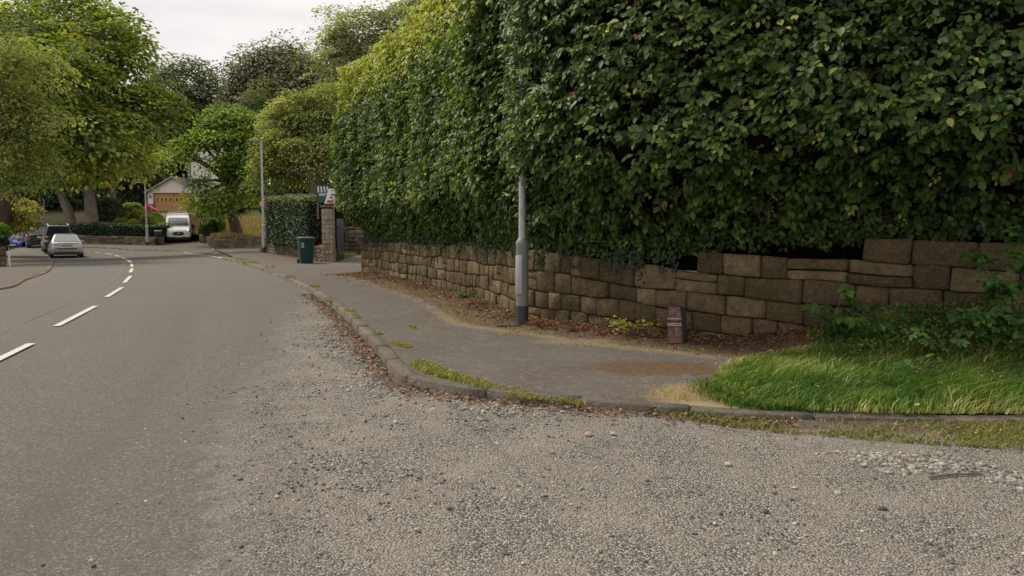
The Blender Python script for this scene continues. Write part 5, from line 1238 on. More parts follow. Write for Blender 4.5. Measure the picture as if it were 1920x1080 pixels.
def car(loc, rz, paint, label, L=4.7, W=1.83, Ht=1.46, belt=.92, boot=.95, bonnet=.80, gh=(-1.55, -.75, .55, 1.35), kind='saloon', plate='plate_y', rails=False, glass='glass', rear_h=None, group='cars parked along the left kerb', wheel_r=.32, rear_glass=None):
    """+y is forward. gh = y of rear-glass foot, roof rear, roof front, windscreen foot"""
    r = empty('parked_car', loc, rz, label, 'car', group); hl = L / 2; hw = W / 2; zb = .20
    def ring(y, hw_, z0, z1, tum=.05):
        zm = z0 + (z1 - z0) * .55
        return [(-hw_ * .90, y, z0), (hw_ * .90, y, z0), (hw_ * .985, y, z0 + (zm - z0) * .35), (hw_, y, zm), (hw_ * .975, y, z0 + (z1 - z0) * .8), (hw_ * .93, y, z1 - .035), (hw_ * .86, y, z1), (hw_ * .4, y, z1 + .012), (-hw_ * .4, y, z1 + .012), (-hw_ * .86, y, z1), (-hw_ * .93, y, z1 - .035), (-hw_ * .975, y, z0 + (z1 - z0) * .8), (-hw_, y, zm), (-hw_ * .985, y, z0 + (zm - z0) * .35)]
    st = [(-hl, .80, zb + .12, boot - .16), (-hl + .05, .90, zb + .05, boot - .05), (-hl + .22, .965, zb, boot), (gh[0], .99, zb, boot + .02 if kind == 'saloon' else belt), (-.2, 1.0, zb, belt), (gh[3] - .2, .99, zb, belt - .02), (gh[3], .985, zb, belt - .05), (hl - .45, .95, zb, bonnet), (hl - .15, .87, zb + .02, bonnet - .12), (hl, .74, zb + .1, bonnet - .28)]
    MB().loft([ring(y, hw * k, z0, z1) for y, k, z0, z1 in st]).build('body', M[paint], r, smooth=True)
    # lower bumper / sill in dark plastic
    MB().loft([ring(y, hw * k * 1.004, zb - .02, zb + .16) for y, k in ((-hl - .01, .80), (-hl + .2, .955), (0, .985), (hl - .2, .87), (hl + .01, .72))]).build('sill_trim', M['black'], r)
    b0 = hw * .90; b1 = hw * .66; zt = Ht
    base = [(-b0, gh[0], belt - .04), (b0, gh[0], belt - .04), (b0, gh[3], belt - .06), (-b0, gh[3], belt - .06)]
    topq = [(-b1, gh[1], zt - .05), (b1, gh[1], zt - .05), (b1, gh[2], zt - .04), (-b1, gh[2], zt - .04)]
    if kind == 'saloon': base[0] = (-b0, gh[0], boot); base[1] = (b0, gh[0], boot)
    MB().hull(base, topq).build('cabin', M[paint], r, bevel=.06, segs=3)
    MB().hull([(x * .97, y * .97 + (gh[1] + gh[2]) / 2 * .03, z - .02) for x, y, z in topq], [(x * .86, (y - (gh[1] + gh[2]) / 2) * .9 + (gh[1] + gh[2]) / 2, zt) for x, y, z in topq]).build('roof', M[paint], r, bevel=.02)
    def pane(i, j, ins_u0, ins_u1, v0, v1, nm, m, off=.012):
        A, B, Ct, Dt = Vector(base[i]), Vector(base[j]), Vector(topq[j]), Vector(topq[i])
        f = lambda u, v: A.lerp(B, u).lerp(Dt.lerp(Ct, u), v)
        q = [f(ins_u0, v0), f(ins_u1, v0), f(ins_u1, v1), f(ins_u0, v1)]; n_ = (q[1] - q[0]).cross(q[3] - q[0]).normalized()
        return MB().hull([v - n_ * .01 for v in q], [v + n_ * off for v in q]).build(nm, m, r)
    pane(0, 1, .07, .93, .10, .90, 'rear_window', M[rear_glass or glass]); pane(2, 3, .05, .95, .06, .92, 'windscreen', M[glass])
    for (i, j) in ((1, 2), (3, 0)):
        pane(i, j, .12, .36, .12, .86, 'side_window', M[glass]); pane(i, j, .39, .62, .10, .88, 'side_window', M[glass]); pane(i, j, .65, .90, .10, .86, 'side_window', M[glass])
    for s_ in (-1, 1):
        for yy in (-hl + .95, hl - .88):
            wheel(r, s_ * (hw - .01), yy, wheel_r)
            MB().tube([(s_ * (hw - .12), yy, wheel_r + .02), (s_ * (hw - .016), yy, wheel_r + .02)], wheel_r + .05, 24).build('wheel_arch', M['black'], r)
        # lamps
        zl = (boot - .17) if rear_h is None else rear_h
        if kind == 'saloon':
            MB().hull([(s_ * hw * .50, -hl - .004, zl - .04), (s_ * hw * .82, -hl + .03, zl - .055), (s_ * hw * .80, -hl + .05, zl + .05), (s_ * hw * .50, -hl + .01, zl + .03)], [(s_ * hw * .50, -hl + .14, zl - .04), (s_ * hw * .96, -hl + .25, zl - .055), (s_ * hw * .94, -hl + .25, zl + .06), (s_ * hw * .50, -hl + .14, zl + .04)]).build('tail_lamp', M['redlamp'], r, bevel=.01)
        else:
            MB().box((s_ * hw * .86, -hl + .10, zl), (.15, .22, .30)).build('tail_lamp', M['redlamp'], r, bevel=.02)
        MB().hull([(s_ * hw * .48, hl - .06, bonnet - .24), (s_ * hw * .80, hl - .16, bonnet - .22), (s_ * hw * .84, hl - .22, bonnet - .10), (s_ * hw * .50, hl - .10, bonnet - .15)], [(s_ * hw * .48, hl - .3, bonnet - .24), (s_ * hw * .90, hl - .5, bonnet - .20), (s_ * hw * .92, hl - .5, bonnet - .10), (s_ * hw * .5, hl - .35, bonnet - .13)]).build('headlight', M['headlamp'], r, bevel=.015)
        m_ = MB().box((s_ * (hw + .09), gh[3] - .35, belt + .04), (.20, .10, .15)).build('wing_mirror', M[paint], r, bevel=.035)
    # boot recess and number plates
    zp = boot - .20 if kind == 'saloon' else boot - .22
    pl = MB().box((0, -hl - .012, zp), (.54, .03, .12)).build('number_plate', M[plate], r)
    mb = MB()
    for i in range(7):
        if i != 4: mb.box((-.21 + i * .07, -hl - .029, zp), (.035, .006, .07))
    tag(mb.build('plate_characters', M['signback'], pl), kind='stuff')
    MB().hull([(-hw * .62, -hl - .006, boot - .34), (hw * .62, -hl - .006, boot - .34), (hw * .52, -hl - .006, boot - .42), (-hw * .52, -hl - .006, boot - .42)], [(-hw * .62, -hl + .1, boot - .34), (hw * .62, -hl + .1, boot - .34), (hw * .52, -hl + .1, boot - .42), (-hw * .52, -hl + .1, boot - .42)]).build('bumper_recess', M['grey'], r)
    pf = MB().box((0, hl + .012, .45), (.54, .03, .12)).build('number_plate', M['plate_w'], r)
    MB().box((0, hl - .01, bonnet - .24), (.72, .05, .11)).build('grille', M['black'], r, bevel=.02)
    if rails:
        for s_ in (-1, 1):
            MB().tube([(s_ * b1 * .97, gh[1] + .1, zt - .02), (s_ * b1 * .97, gh[1] + .25, zt + .07), (s_ * b1 * .97, gh[2] - .25, zt + .07), (s_ * b1 * .97, gh[2] - .1, zt - .02)], .025, 8).build('roof_rail', M['galv'], r)
    return r
def place(u, v, dist, dz=0): p = at(u, v, dist); return p.x, p.y
# silver saloon: rear centre seen at (126,483), about 46.5 m away
def put(u, Yr, hd, L): 
    x = at(u, 460, Yr).x; a = R(hd); cx = x + math.sin(a) * L / 2; cy = Yr + math.cos(a) * L / 2; return (cx, cy, float(H(cx, cy)) + .01), -a
l, z = put(126, 46.6, -33, 4.65); car(l, z, 'silver', 'silver saloon parked at the front of the row with a yellow rear number plate', rear_glass='glassl')
l, z = put(112, 52.2, -34, 4.7); car(l, z, 'grey', 'dark grey boxy four by four with roof rails parked ahead of the silver saloon', L=4.7, W=1.9, Ht=1.86, belt=1.12, boot=1.12, bonnet=1.02, gh=(-2.1, -1.9, .55, 1.2), kind='suv', rails=True, wheel_r=.37, rear_glass='glass')
l, z = put(78, 57.2, -36, 4.4); car((l[0], l[1], l[2] - .05), z, 'dark', 'black hatchback with a pale number plate left of the dark grey four by four', L=4.3, W=1.8, Ht=1.55, belt=.98, boot=1.0, gh=(-1.95, -1.5, .5, 1.25), kind='hatch', plate='plate_w', rear_h=.85)
l, z = put(63, 62.2, -40, 4.4); car((l[0], l[1], l[2] - .02), z, 'dark', 'nearly black car with a red tail lamp between the blue car and the black hatchback', L=4.3, W=1.78, Ht=1.5, belt=.96, boot=1.0, gh=(-1.95, -1.5, .5, 1.25), kind='hatch', plate='plate_y', rear_h=.85)
x = at(27, 460, 60.5).x; car((x, 60.5, float(H(x, 60.5)) - .0), R(180 + 28), 'blue', 'bright blue car facing the road at the far left', L=4.3, W=1.8, Ht=1.52, belt=.95, boot=1.0, gh=(-1.9, -1.45, .5, 1.3), kind='hatch', rear_h=.85)

def van():
    Yf = 61.6; p = at(335, 450, Yf); L, W, Hh = 4.97, 1.99, 1.98; hd = math.atan2(-p.x, -Yf)     # heading towards the camera
    a = math.atan2(p.x, Yf); cx = p.x + math.sin(a) * L / 2; cy = Yf + math.cos(a) * L / 2
    r = empty('parked_van', (cx, cy, float(H(cx, cy)) + .05), math.pi - a, 'white panel van with a roof rack parked nose out on the garage drive', 'van')
    r.rotation_euler.x = R(-6.5)   # nose down the slope
    hl = L / 2; hw = W / 2; zb = .25
    def ring(y, hw_, z0, z1, tw=.9): 
        return [(-hw_ * .92, y, z0), (hw_ * .92, y, z0), (hw_, y, z0 + .12), (hw_, y, z0 + (z1 - z0) * .5), (hw_ * (1 + tw) / 2, y, z0 + (z1 - z0) * .8), (hw_ * tw, y, z1 - .08), (hw_ * tw * .93, y, z1), (-hw_ * tw * .93, y, z1), (-hw_ * tw, y, z1 - .08), (-hw_ * (1 + tw) / 2, y, z0 + (z1 - z0) * .8), (-hw_, y, z0 + (z1 - z0) * .5), (-hw_, y, z0 + .12)]
    MB().loft([ring(-hl, .96 * hw, zb, Hh - .05, .86), ring(-hl + .2, hw, zb, Hh, .86), ring(.75, hw, zb, Hh, .86), ring(1.0, hw, zb, Hh - .04, .86), ring(1.72, hw * .99, zb, 1.22, .90), ring(2.20, hw * .94, zb, 1.06, .92), ring(2.40, hw * .88, zb + .05, .90, .92), ring(hl, hw * .80, zb + .1, .72, .95)]).build('body', M['white'], r, smooth=True)
    # windscreen on the slope between y=1.0 and y=1.72
    q0 = [(-.80, 1.66, 1.30), (.80, 1.66, 1.30), (.70, 1.09, 1.88), (-.70, 1.09, 1.88)]; n_ = Vector((0, .72, .69))
    n_ = Vector((0, .58, .57)).normalized()
    MB().hull([Vector(v) - n_ * .02 for v in q0], [Vector(v) + n_ * .035 for v in q0]).build('windscreen', M['glassl'], r, bevel=.02)
    for s_ in (-1, 1):
        MB().hull([(s_ * hw * .985, .35, 1.22), (s_ * hw * .985, 1.35, 1.22), (s_ * hw * .93, .95, 1.70), (s_ * hw * .93, .35, 1.70)], [(s_ * (hw * .985 + .012), .35, 1.22), (s_ * (hw * .985 + .012), 1.35, 1.22), (s_ * (hw * .93 + .012), .95, 1.70), (s_ * (hw * .93 + .012), .35, 1.70)]).build('side_window', M['glass'], r)
        MB().box((s_ * (hw + .13), 1.30, 1.22), (.20, .12, .34)).build('wing_mirror', M['black'], r, bevel=.04)
        MB().hull([(s_ * .55, 2.37, .86), (s_ * .86, 2.20, .92), (s_ * .90, 2.05, 1.10), (s_ * .72, 2.25, 1.02)], [(s_ * .55, 2.47, .78), (s_ * .88, 2.36, .84), (s_ * .93, 2.10, 1.12), (s_ * .74, 2.34, 1.00)]).build('headlight', M['headlamp'], r, bevel=.02)
        for yy in (1.62, -1.45): wheel(r, s_ * (hw - .02), yy, .34, .22)
        for yy in (1.62, -1.45): MB().tube([(s_ * (hw - .14), yy, .36), (s_ * (hw + .006), yy, .36)], .40, 24).build('wheel_arch', M['black'], r)
        MB().box((s_ * .72, -hl - .01, 1.0), (.14, .05, .5)).build('tail_lamp', M['redlamp'], r)
    MB().tube([(0, 2.36, .74), (0, 2.50, .74)], .30, 24).build('grille', M['black'], r).scale = (1.45, 1, .52)
    g = [o for o in bpy.data.objects if o.parent == r and o.name.startswith('grille')][0]; g.location = (0, 0, .74 * (1 - .52))
    bd = MB().tube([(0, 2.50, .80), (0, 2.515, .80)], .07, 16).build('oval_badge', M['signwhite'], g); 
    MB().loft([ring(2.0, hw * 1.0, .16, .52, 1.0), ring(2.38, hw * .93, .16, .50, 1.0), ring(2.53, hw * .80, .20, .46, 1.0)]).build('bumper', M['black'], r, bevel=.03)
    MB().box((0, 2.555, .50), (.52, .03, .115)).build('number_plate', M['plate_w'], r)
    mb = MB()
    for i in range(3):
        y = -1.9 + i * 1.15; mb.tube([(-.72, y, Hh + .02), (-.70, y, Hh + .13), (.70, y, Hh + .13), (.72, y, Hh + .02)], .022, 6)
    for s_ in (-1, 1): mb.tube([(s_ * .70, -2.1, Hh + .13), (s_ * .70, .6, Hh + .13)], .02, 6)
    mb.build('roof_rack', M['alloy'], r)
van()

# ------------------------------------------------------------------ trees
def L_(*a): return [lobe(*q) for q in a]
def tp(pts, base_z=None):
    o = [tuple(at(u, v, Y)) for u, v, Y in pts]; x, y, z = o[0]; o[0] = (x, y, float(H(x, y)) - .1 if base_z is None else base_z); return o
# left side: horse chestnuts arching over the road
tree('horse_chestnut_tree', 'big yellow green horse chestnut overhanging the road at the upper left', tp([(-20, 470, 47), (10, 380, 47), (50, 310, 47), (85, 240, 46)]),
     L_((20, 60, 46, 85, 70), (100, 130, 44, 90, 75), (190, 110, 47, 80, 60), (245, 205, 47, 72, 48), (150, 230, 43, 95, 60), (60, 220, 42, 85, 70), (215, 60, 49, 55, 45), (120, 20, 50, 90, 50), (290, 185, 48, 42, 28), (40, 140, 41, 80, 60), (225, 285, 46, 45, 24), (-60, 120, 46, 90, 90), (160, 300, 45, 55, 24)), 'chest', 34000, .30, trunk_r=(.6, .38), shape='leaf', shell=.5)
tree('lime_tree', 'pale dusty green tree filling the left edge in front of the chestnut', tp([(-60, 500, 34), (-55, 400, 34), (-30, 300, 34), (10, 240, 34)]),
     L_((0, 280, 34, 70, 50), (50, 215, 35, 70, 45), (-40, 200, 34, 80, 70), (20, 130, 35, 75, 60), (75, 290, 36, 45, 32), (10, 340, 34, 45, 26), (-60, 60, 36, 100, 80)), 'olive', 22000, .16, trunk_r=(.4, .22), shell=.5)
# trunks that show under the canopy
tree('woodland_tree', 'leaning pale trunked tree to the right of the parked cars', tp([(138, 425, 66), (128, 395, 66), (118, 372, 66), (108, 330, 67)]), L_((100, 270, 68, 60, 45), (150, 300, 70, 50, 40), (60, 290, 68, 55, 40)), 'deep', 9000, .3, bark='barkl', trunk_r=(.42, .3))
tree('woodland_tree', 'tall forked grey trunked tree behind the long hedge', tp([(174, 425, 66), (170, 385, 66), (166, 350, 66)]), L_((140, 300, 66, 45, 45), (165, 270, 67, 45, 50), (198, 290, 66, 40, 40), (180, 220, 70, 60, 50)), 'deep', 10000, .3, bark='barkl', trunk_r=(.5, .4), sub=2)
tree('woodland_tree', 'straight pale trunk rising out of the dark green shrub', tp([(212, 405, 70), (207, 360, 70), (200, 325, 70), (196, 290, 70)]), L_((200, 250, 71, 60, 50), (240, 290, 72, 45, 35)), 'chest', 7000, .3, bark='barkl', trunk_r=(.45, .36))
tree('woodland_tree', 'dark round topped tree standing centre left against the sky', tp([(330, 400, 116), (335, 320, 116), (340, 250, 116)]),
     L_((340, 165, 116, 72, 55), (300, 190, 118, 55, 50), (385, 195, 116, 38, 45), (350, 250, 114, 70, 60), (290, 280, 114, 50, 60), (395, 260, 116, 45, 60)), 'deep', 26000, .48, trunk_r=(.7, .4), shell=.45)
tree('copper_beech_tree', 'brownish copper beech behind the sycamore against the sky', tp([(530, 400, 110), (530, 300, 110), (525, 220, 110)]),
     L_((500, 125, 110, 62, 42), (560, 135, 110, 55, 52), (462, 165, 110, 42, 34), (520, 190, 108, 80, 50), (600, 170, 108, 50, 60), (440, 210, 112, 40, 30)), 'copper', 44000, .45, trunk_r=(.8, .5), hang=.9, shell=.45)
tree('pale_chestnut_tree', 'tall pale green dome shaped tree rising behind the beech hedge', tp([(700, 400, 92), (700, 250, 92), (695, 150, 92)]),
     L_((690, 65, 92, 88, 52), (640, 75, 92, 40, 45), (750, 60, 92, 60, 42), (650, 125, 90, 55, 45), (720, 130, 90, 80, 60), (800, 60, 94, 50, 50)), 'pale', 26000, .36, trunk_r=(.8, .5), shell=.4)
tree('ash_tree', 'feathery topped grey green tree beyond the crest of the beech hedge', tp([(800, 380, 96), (800, 200, 96), (790, 60, 96)]), L_((790, 25, 96, 34, 22), (760, 10, 96, 40, 10), (810, -10, 96, 40, 20)), 'pale', 3500, .34, trunk_r=(.5, .3), shell=.7)
tree('cedar_tree', 'bluish green young tree between the copper beech and the sycamore', tp([(485, 400, 84), (485, 300, 84), (485, 230, 84)]), L_((485, 205, 84, 32, 36), (460, 235, 84, 34, 30), (505, 250, 84, 40, 36)), 'deep', 9000, .28, trunk_r=(.35, .2))
tree('olive_toned_tree', 'olive yellow many limbed tree between the lamp with the sign and the beech hedge', tp([(592, 395, 52), (592, 350, 52), (588, 335, 52)], 1.2),
     L_((570, 200, 53, 52, 34), (630, 185, 52, 50, 34), (530, 225, 53, 42, 32), (595, 245, 53, 75, 42), (520, 275, 53, 45, 34), (655, 240, 52, 50, 50), (555, 310, 55, 55, 26), (630, 300, 55, 45, 34), (548, 268, 50, 20, 9), (578, 292, 50, 20, 8), (612, 262, 50, 24, 9), (645, 282, 50, 22, 10), (604, 316, 50, 18, 6), (520, 252, 51, 18, 8), (500, 320, 54, 28, 24)), 'olive', 30000, .21, trunk_r=(.5, .32), sub=4, shell=.5, bark='barkl')
tree('sycamore_tree', 'fresh green sycamore standing on the dry grass bank in front of the white house', tp([(444, 437, 60), (436, 405, 60), (434, 372, 60), (430, 345, 60)], 1.0),
     L_((395, 232, 60, 34, 16), (452, 222, 60, 36, 16), (425, 204, 61, 28, 11), (370, 262, 59, 34, 12), (435, 258, 59, 40, 14), (482, 262, 60, 28, 16), (346, 290, 59, 26, 8), (418, 300, 58, 30, 9), (376, 368, 58, 26, 6), (462, 318, 59, 34, 13), (470, 372, 58, 22, 9), (425, 362, 57.5, 24, 8), (325, 286, 60, 18, 7), (398, 382, 58, 24, 8), (450, 290, 58, 26, 10), (492, 300, 60, 16, 14), (376, 340, 60, 18, 7)), 'syc', 10500, .27, trunk_r=(.42, .30), shape='leaf', sub=3, shell=.8)
tree('golden_maple_tree', 'small spreading yellow tree above the parked blue car', tp([(-22, 470, 48), (-18, 440, 48), (-5, 420, 48)]), L_((38, 398, 48, 30, 13), (8, 412, 48, 34, 18), (46, 418, 48, 18, 9), (-25, 400, 48, 40, 26), (48, 380, 49, 12, 6)), 'gold', 5000, .17, trunk_r=(.18, .12))
shr(0, 435, 29.9, 16, 16, 'vivid lime green bush at the left edge above the garden wall', 'lime', 2200, .09)
# dark conifers in front of the wood
for i, (u, v, Y, ru, rv, lb) in enumerate([(255, 330, 92, 34, 60, 'black green conifer to the left of the garage'), (470, 375, 78, 38, 50, 'dark conifer filling the shade right of the sycamore trunk'), (425, 400, 72, 18, 34, 'narrow dark yew behind the sycamore trunk'), (120, 345, 84, 60, 60, 'dark conifer in the wood behind the leaning trunk'), (540, 360, 74, 34, 40, 'dark evergreen seen to the right of the speed limit sign')]):
    tree('conifer_tree', lb, tp([(u, v + rv, Y), (u, v, Y), (u, v - rv * .7, Y)]), L_((u, v, Y, ru, rv), (u - ru * .5, v + rv * .4, Y, ru * .6, rv * .5), (u + ru * .5, v + rv * .4, Y, ru * .6, rv * .5)), 'wood', 7000, .32, trunk_r=(.3, .1), limbs=False, shell=.4)
# background wood, one mass
def woodland():
    rng = np.random.default_rng(2); C = []; Rr = []
    for x in np.arange(-150, 60, 5.5):
        for (Y, zt) in ((112, 11), (124, 15)):
            if x > 30: zt -= 2
            h = zt * rng.uniform(.8, 1.12); C.append((x + rng.uniform(-2, 2), Y + rng.uniform(-4, 4), h * .5 + float(H(x, Y)) * .6 - 1)); Rr.append((rng.uniform(3.4, 5), 3.6, h * .55))
    for x in np.arange(-80, -44, 4.2):
        Y = 96 + rng.uniform(-5, 5); C.append((x, Y, 6.5)); Rr.append((3.2, 3, 6.5))
    for x in np.arange(-66, -50, 4.0):
        Y = 84 + rng.uniform(-3, 3); C.append((x, Y, 5.5)); Rr.append((2.8, 3, 5))
    C = np.array(C); Rr = np.array(Rr); m = 55000; i = rng.integers(0, len(C), m); D = rdir(m, rng); D[:, 1] = -np.abs(D[:, 1]) * np.where(rng.random(m) < .85, 1, -1)
    P = C[i] + D * Rr[i] * (1 - .35 * rng.random(m)[:, None]) * (1 + .25 * vnoise(D * 2 + C[i], 1, 4, 2))[:, None]
    N = unit(D + [0, 0, .9] + rng.normal(0, .35, (m, 3)))
    o = leaves('woodland', P, unit(D + rng.normal(0, .8, (m, 3))), N, rng.uniform(.5, 1.0, m), .6, .2 + .5 * rng.random(m) + .3 * vnoise(P, .25, 3, 2), M['wood'], None, 'quad'); tag(o, 'dark woodland mass behind the houses and roadside trees', 'woodland', kind='stuff')
    mb = MB()
    for c in C: mb.tube([(c[0], c[1], -1 + float(H(c[0], c[1]))), (c[0] + .4, c[1], c[2] + 2)], [.35, .15], 6)
    mb.build('trunks', M['bark'], o)
woodland()
# stone wall in the wood
ww = [(at(88, 440, 76).x, 77), (at(130, 430, 76).x, 76), (at(172, 425, 74).x, 75)]
stone_wall('stone_wall', ww, lambda s, p: float(np.interp(p[0], [ww[0][0], ww[2][0]], [at(90, 442, 77).z - .3, at(172, 424, 75).z])), [.3, .28, .28, .26], (.4, .9), M['wall'], -1, .3, .02, 'tree shaded sloping wall behind the forked trunk', seed=61)

# ------------------------------------------------------------------ near ground cover
rng = np.random.default_rng(17)
GP = [gp(1325, 712, .12), gp(1345, 690, .14), (3.0 + 0, 0), ]
gpoly_near = [gp(1330, 722, .1), gp(1350, 684, .12), gp(1420, 662, .15), gp(1520, 652, .2), gp(1700, 655, .25), gp(1920, 655, .25)]
gpoly_near = [(p.x, p.y) for p in gpoly_near] + [(7.0, 7.3), (9.5, 7.0), (9.5, 6.07), (6, 6.07)] + [(p.x, p.y) for p in [gp(1920, 780, .05), gp(1650, 777, .05), gp(1500, 770, .05), gp(1400, 755, .08)]]
tag(sheet('grass_verge', gpoly_near, .12, lambda x, y: zP(x, y) - .03 + .072 * ss(0, .3, pdist(gpoly_near + gpoly_near[:1], x, y)), M['turf']), kind='structure')
q = scatter(gpoly_near, 26000, rng, lambda x, y: .35 + .65 * ss(-.1, .5, .3 + vnoise(np.stack([x, y, 0 * x], -1), 1.6, 3, 2)))
ed = pdist(gpoly_near + gpoly_near[:1], q[:, 0], q[:, 1]); tall = (.085 + .08 * ss(.0, .25, ed) * (1 - .55 * ss(6.6, 7.2, q[:, 1]))) * rng.uniform(.6, 1.3, len(q)) ; nn = vnoise(np.column_stack([q, 0 * q[:, 0]]), 2.2, 9, 2)
an = 3.0 * vnoise(np.column_stack([q, 0 * q[:, 0]]), 1.7, 41, 2); lean_n = (.38 * np.cos(an - .6), .38 * np.sin(an - .6) - .12)
rb = np.clip(.46 + .3 * rng.normal(size=len(q)) * .6 + .35 * nn + .30 * (1 - ss(.0, .3, ed)) + .18 * ss(6.7, 7.1, q[:, 1]), 0, 1)
blades('grass', np.column_stack([q, zP(q[:, 0], q[:, 1]) + .02]), tall * (1.15 + .6 * nn), .012, M['grass'], lean=lean_n, flop=.85, seed=4, rnd=rb, label='long bright green grass flopping over the kerb on the right', cat='grass')
e_ = np.array([(p.x, p.y) for p in [gp(1335, 722, .08), gp(1352, 738, .08), gp(1400, 752, .08), gp(1500, 765, .08), gp(1650, 771, .08), gp(1920, 772, .08)]] + [(6.5, 6.15)]); eS = np.concatenate([[0], np.cumsum(np.hypot(*np.diff(e_, axis=0).T))]); t_ = rng.uniform(0, eS[-1], 7200)
P_ = np.column_stack([np.interp(t_, eS, e_[:, 0]), np.interp(t_, eS, e_[:, 1])]) + rng.normal(0, .085, (7200, 2)); kf = P_[:, 1] > 5.93
blades('grass_fringe', np.column_stack([P_, zP(P_[:, 0], P_[:, 1]) - .005])[kf], .15, .011, M['grass'], lean=(-.1, -.42), flop=.9, seed=44, rnd=np.clip(.4 + .28 * rng.normal(size=7200), 0, 1)[kf], label='ragged fringe of grass hanging over the right hand kerb', cat='grass')
# weedy verge beyond the kerb
vp = [gp(1180, 766, 0), gp(1400, 782, 0), gp(1650, 787, 0), gp(1920, 792, 0)]; vq = [gp(1920, 845, 0), gp(1700, 832, 0), gp(1450, 812, 0), gp(1250, 784, 0)]
vpoly = [(p.x, p.y) for p in vp + vq]; vpoly = vpoly[:4] + [(8, 5.8), (8, 5.2)] + vpoly[4:]
q = scatter(vpoly, 15000, rng, lambda x, y: ss(-.75, .3, vnoise(np.stack([x, y, 0 * x], -1), 2.3, 13, 3) + .12))
blades('verge_grass', np.column_stack([q, 0 * q[:, 0] + .0]), .055, .009, M['tuft'], lean=(.2, -.1), flop=1.2, seed=7, rnd=np.clip(.38 + .30 * rng.normal(size=len(q)), 0, 1), label='patchy yellow green weeds between the stone edging and the gravel', cat='grass')
# tufts on the kerb line (many small yellowish patches): one mass per patch
tuft_px = [(800, 688, .42, 700), (830, 698, .38, 600), (760, 648, .20, 300), (745, 645, .18, 300), (775, 614, .14, 200), (655, 583, .25, 350), (668, 594, .2, 260), (710, 626, .12, 160), (870, 708, .35, 520), (940, 722, .30, 420), (985, 735, .2, 260), (1060, 742, .2, 160), (590, 537, .3, 300), (470, 492, .9, 700), (450, 486, .8, 420), (545, 520, .4, 300), (507, 500, .5, 300), (620, 566, .2, 160)]
for i, (u, v, rr, m) in enumerate(tuft_px):
    c = gp(u, v, KERB_H); a = rng.uniform(0, 2 * math.pi, m); rd = np.sqrt(rng.random(m)) * rr
    # stretch along the kerb
    j = int(np.argmin(np.hypot(K[:, 0] - c.x, K[:, 1] - c.y))); t = K[min(j + 2, len(K) - 1)] - K[max(j - 2, 0)]; t = t / np.hypot(*t); nn_ = np.array([-t[1], t[0]])
    off = c.xy; P_ = np.array([c.x, c.y]) + np.outer(rd * np.cos(a), t) + np.outer(rd * np.sin(a) * .34, nn_); dd = pdist(K, P_[:, 0], P_[:, 1])
    z = zP(P_[:, 0], P_[:, 1]); blades('grass_tuft', np.column_stack([P_, z]), .045 * (1 + .6 * (c.y > 14)), .008 * (1 + .08 * c.y), M['tuft'], flop=1.0, seed=100 + i, label='straggly yellow green grass growing in the joint behind the kerb', cat='grass')
# green weeds rooted at the kerb foot
for i, (u, v) in enumerate([(855, 722), (880, 733), (942, 732), (1022, 746), (1080, 750), (1120, 756), (740, 690), (765, 708), (1210, 765), (1300, 776), (1320, 778)]):
    c = gp(u, v + 3, 0); m = 60; P_ = np.column_stack([c.x + rng.normal(0, .05, m), c.y + rng.normal(0, .03, m), 0 * rng.random(m)])
    blades('weed', P_, .075, .010, M['grass'], flop=.9, seed=200 + i, rnd=.3 + .5 * rng.random(m), label='small green weed rooted in the gutter at the kerb foot', cat='weed')

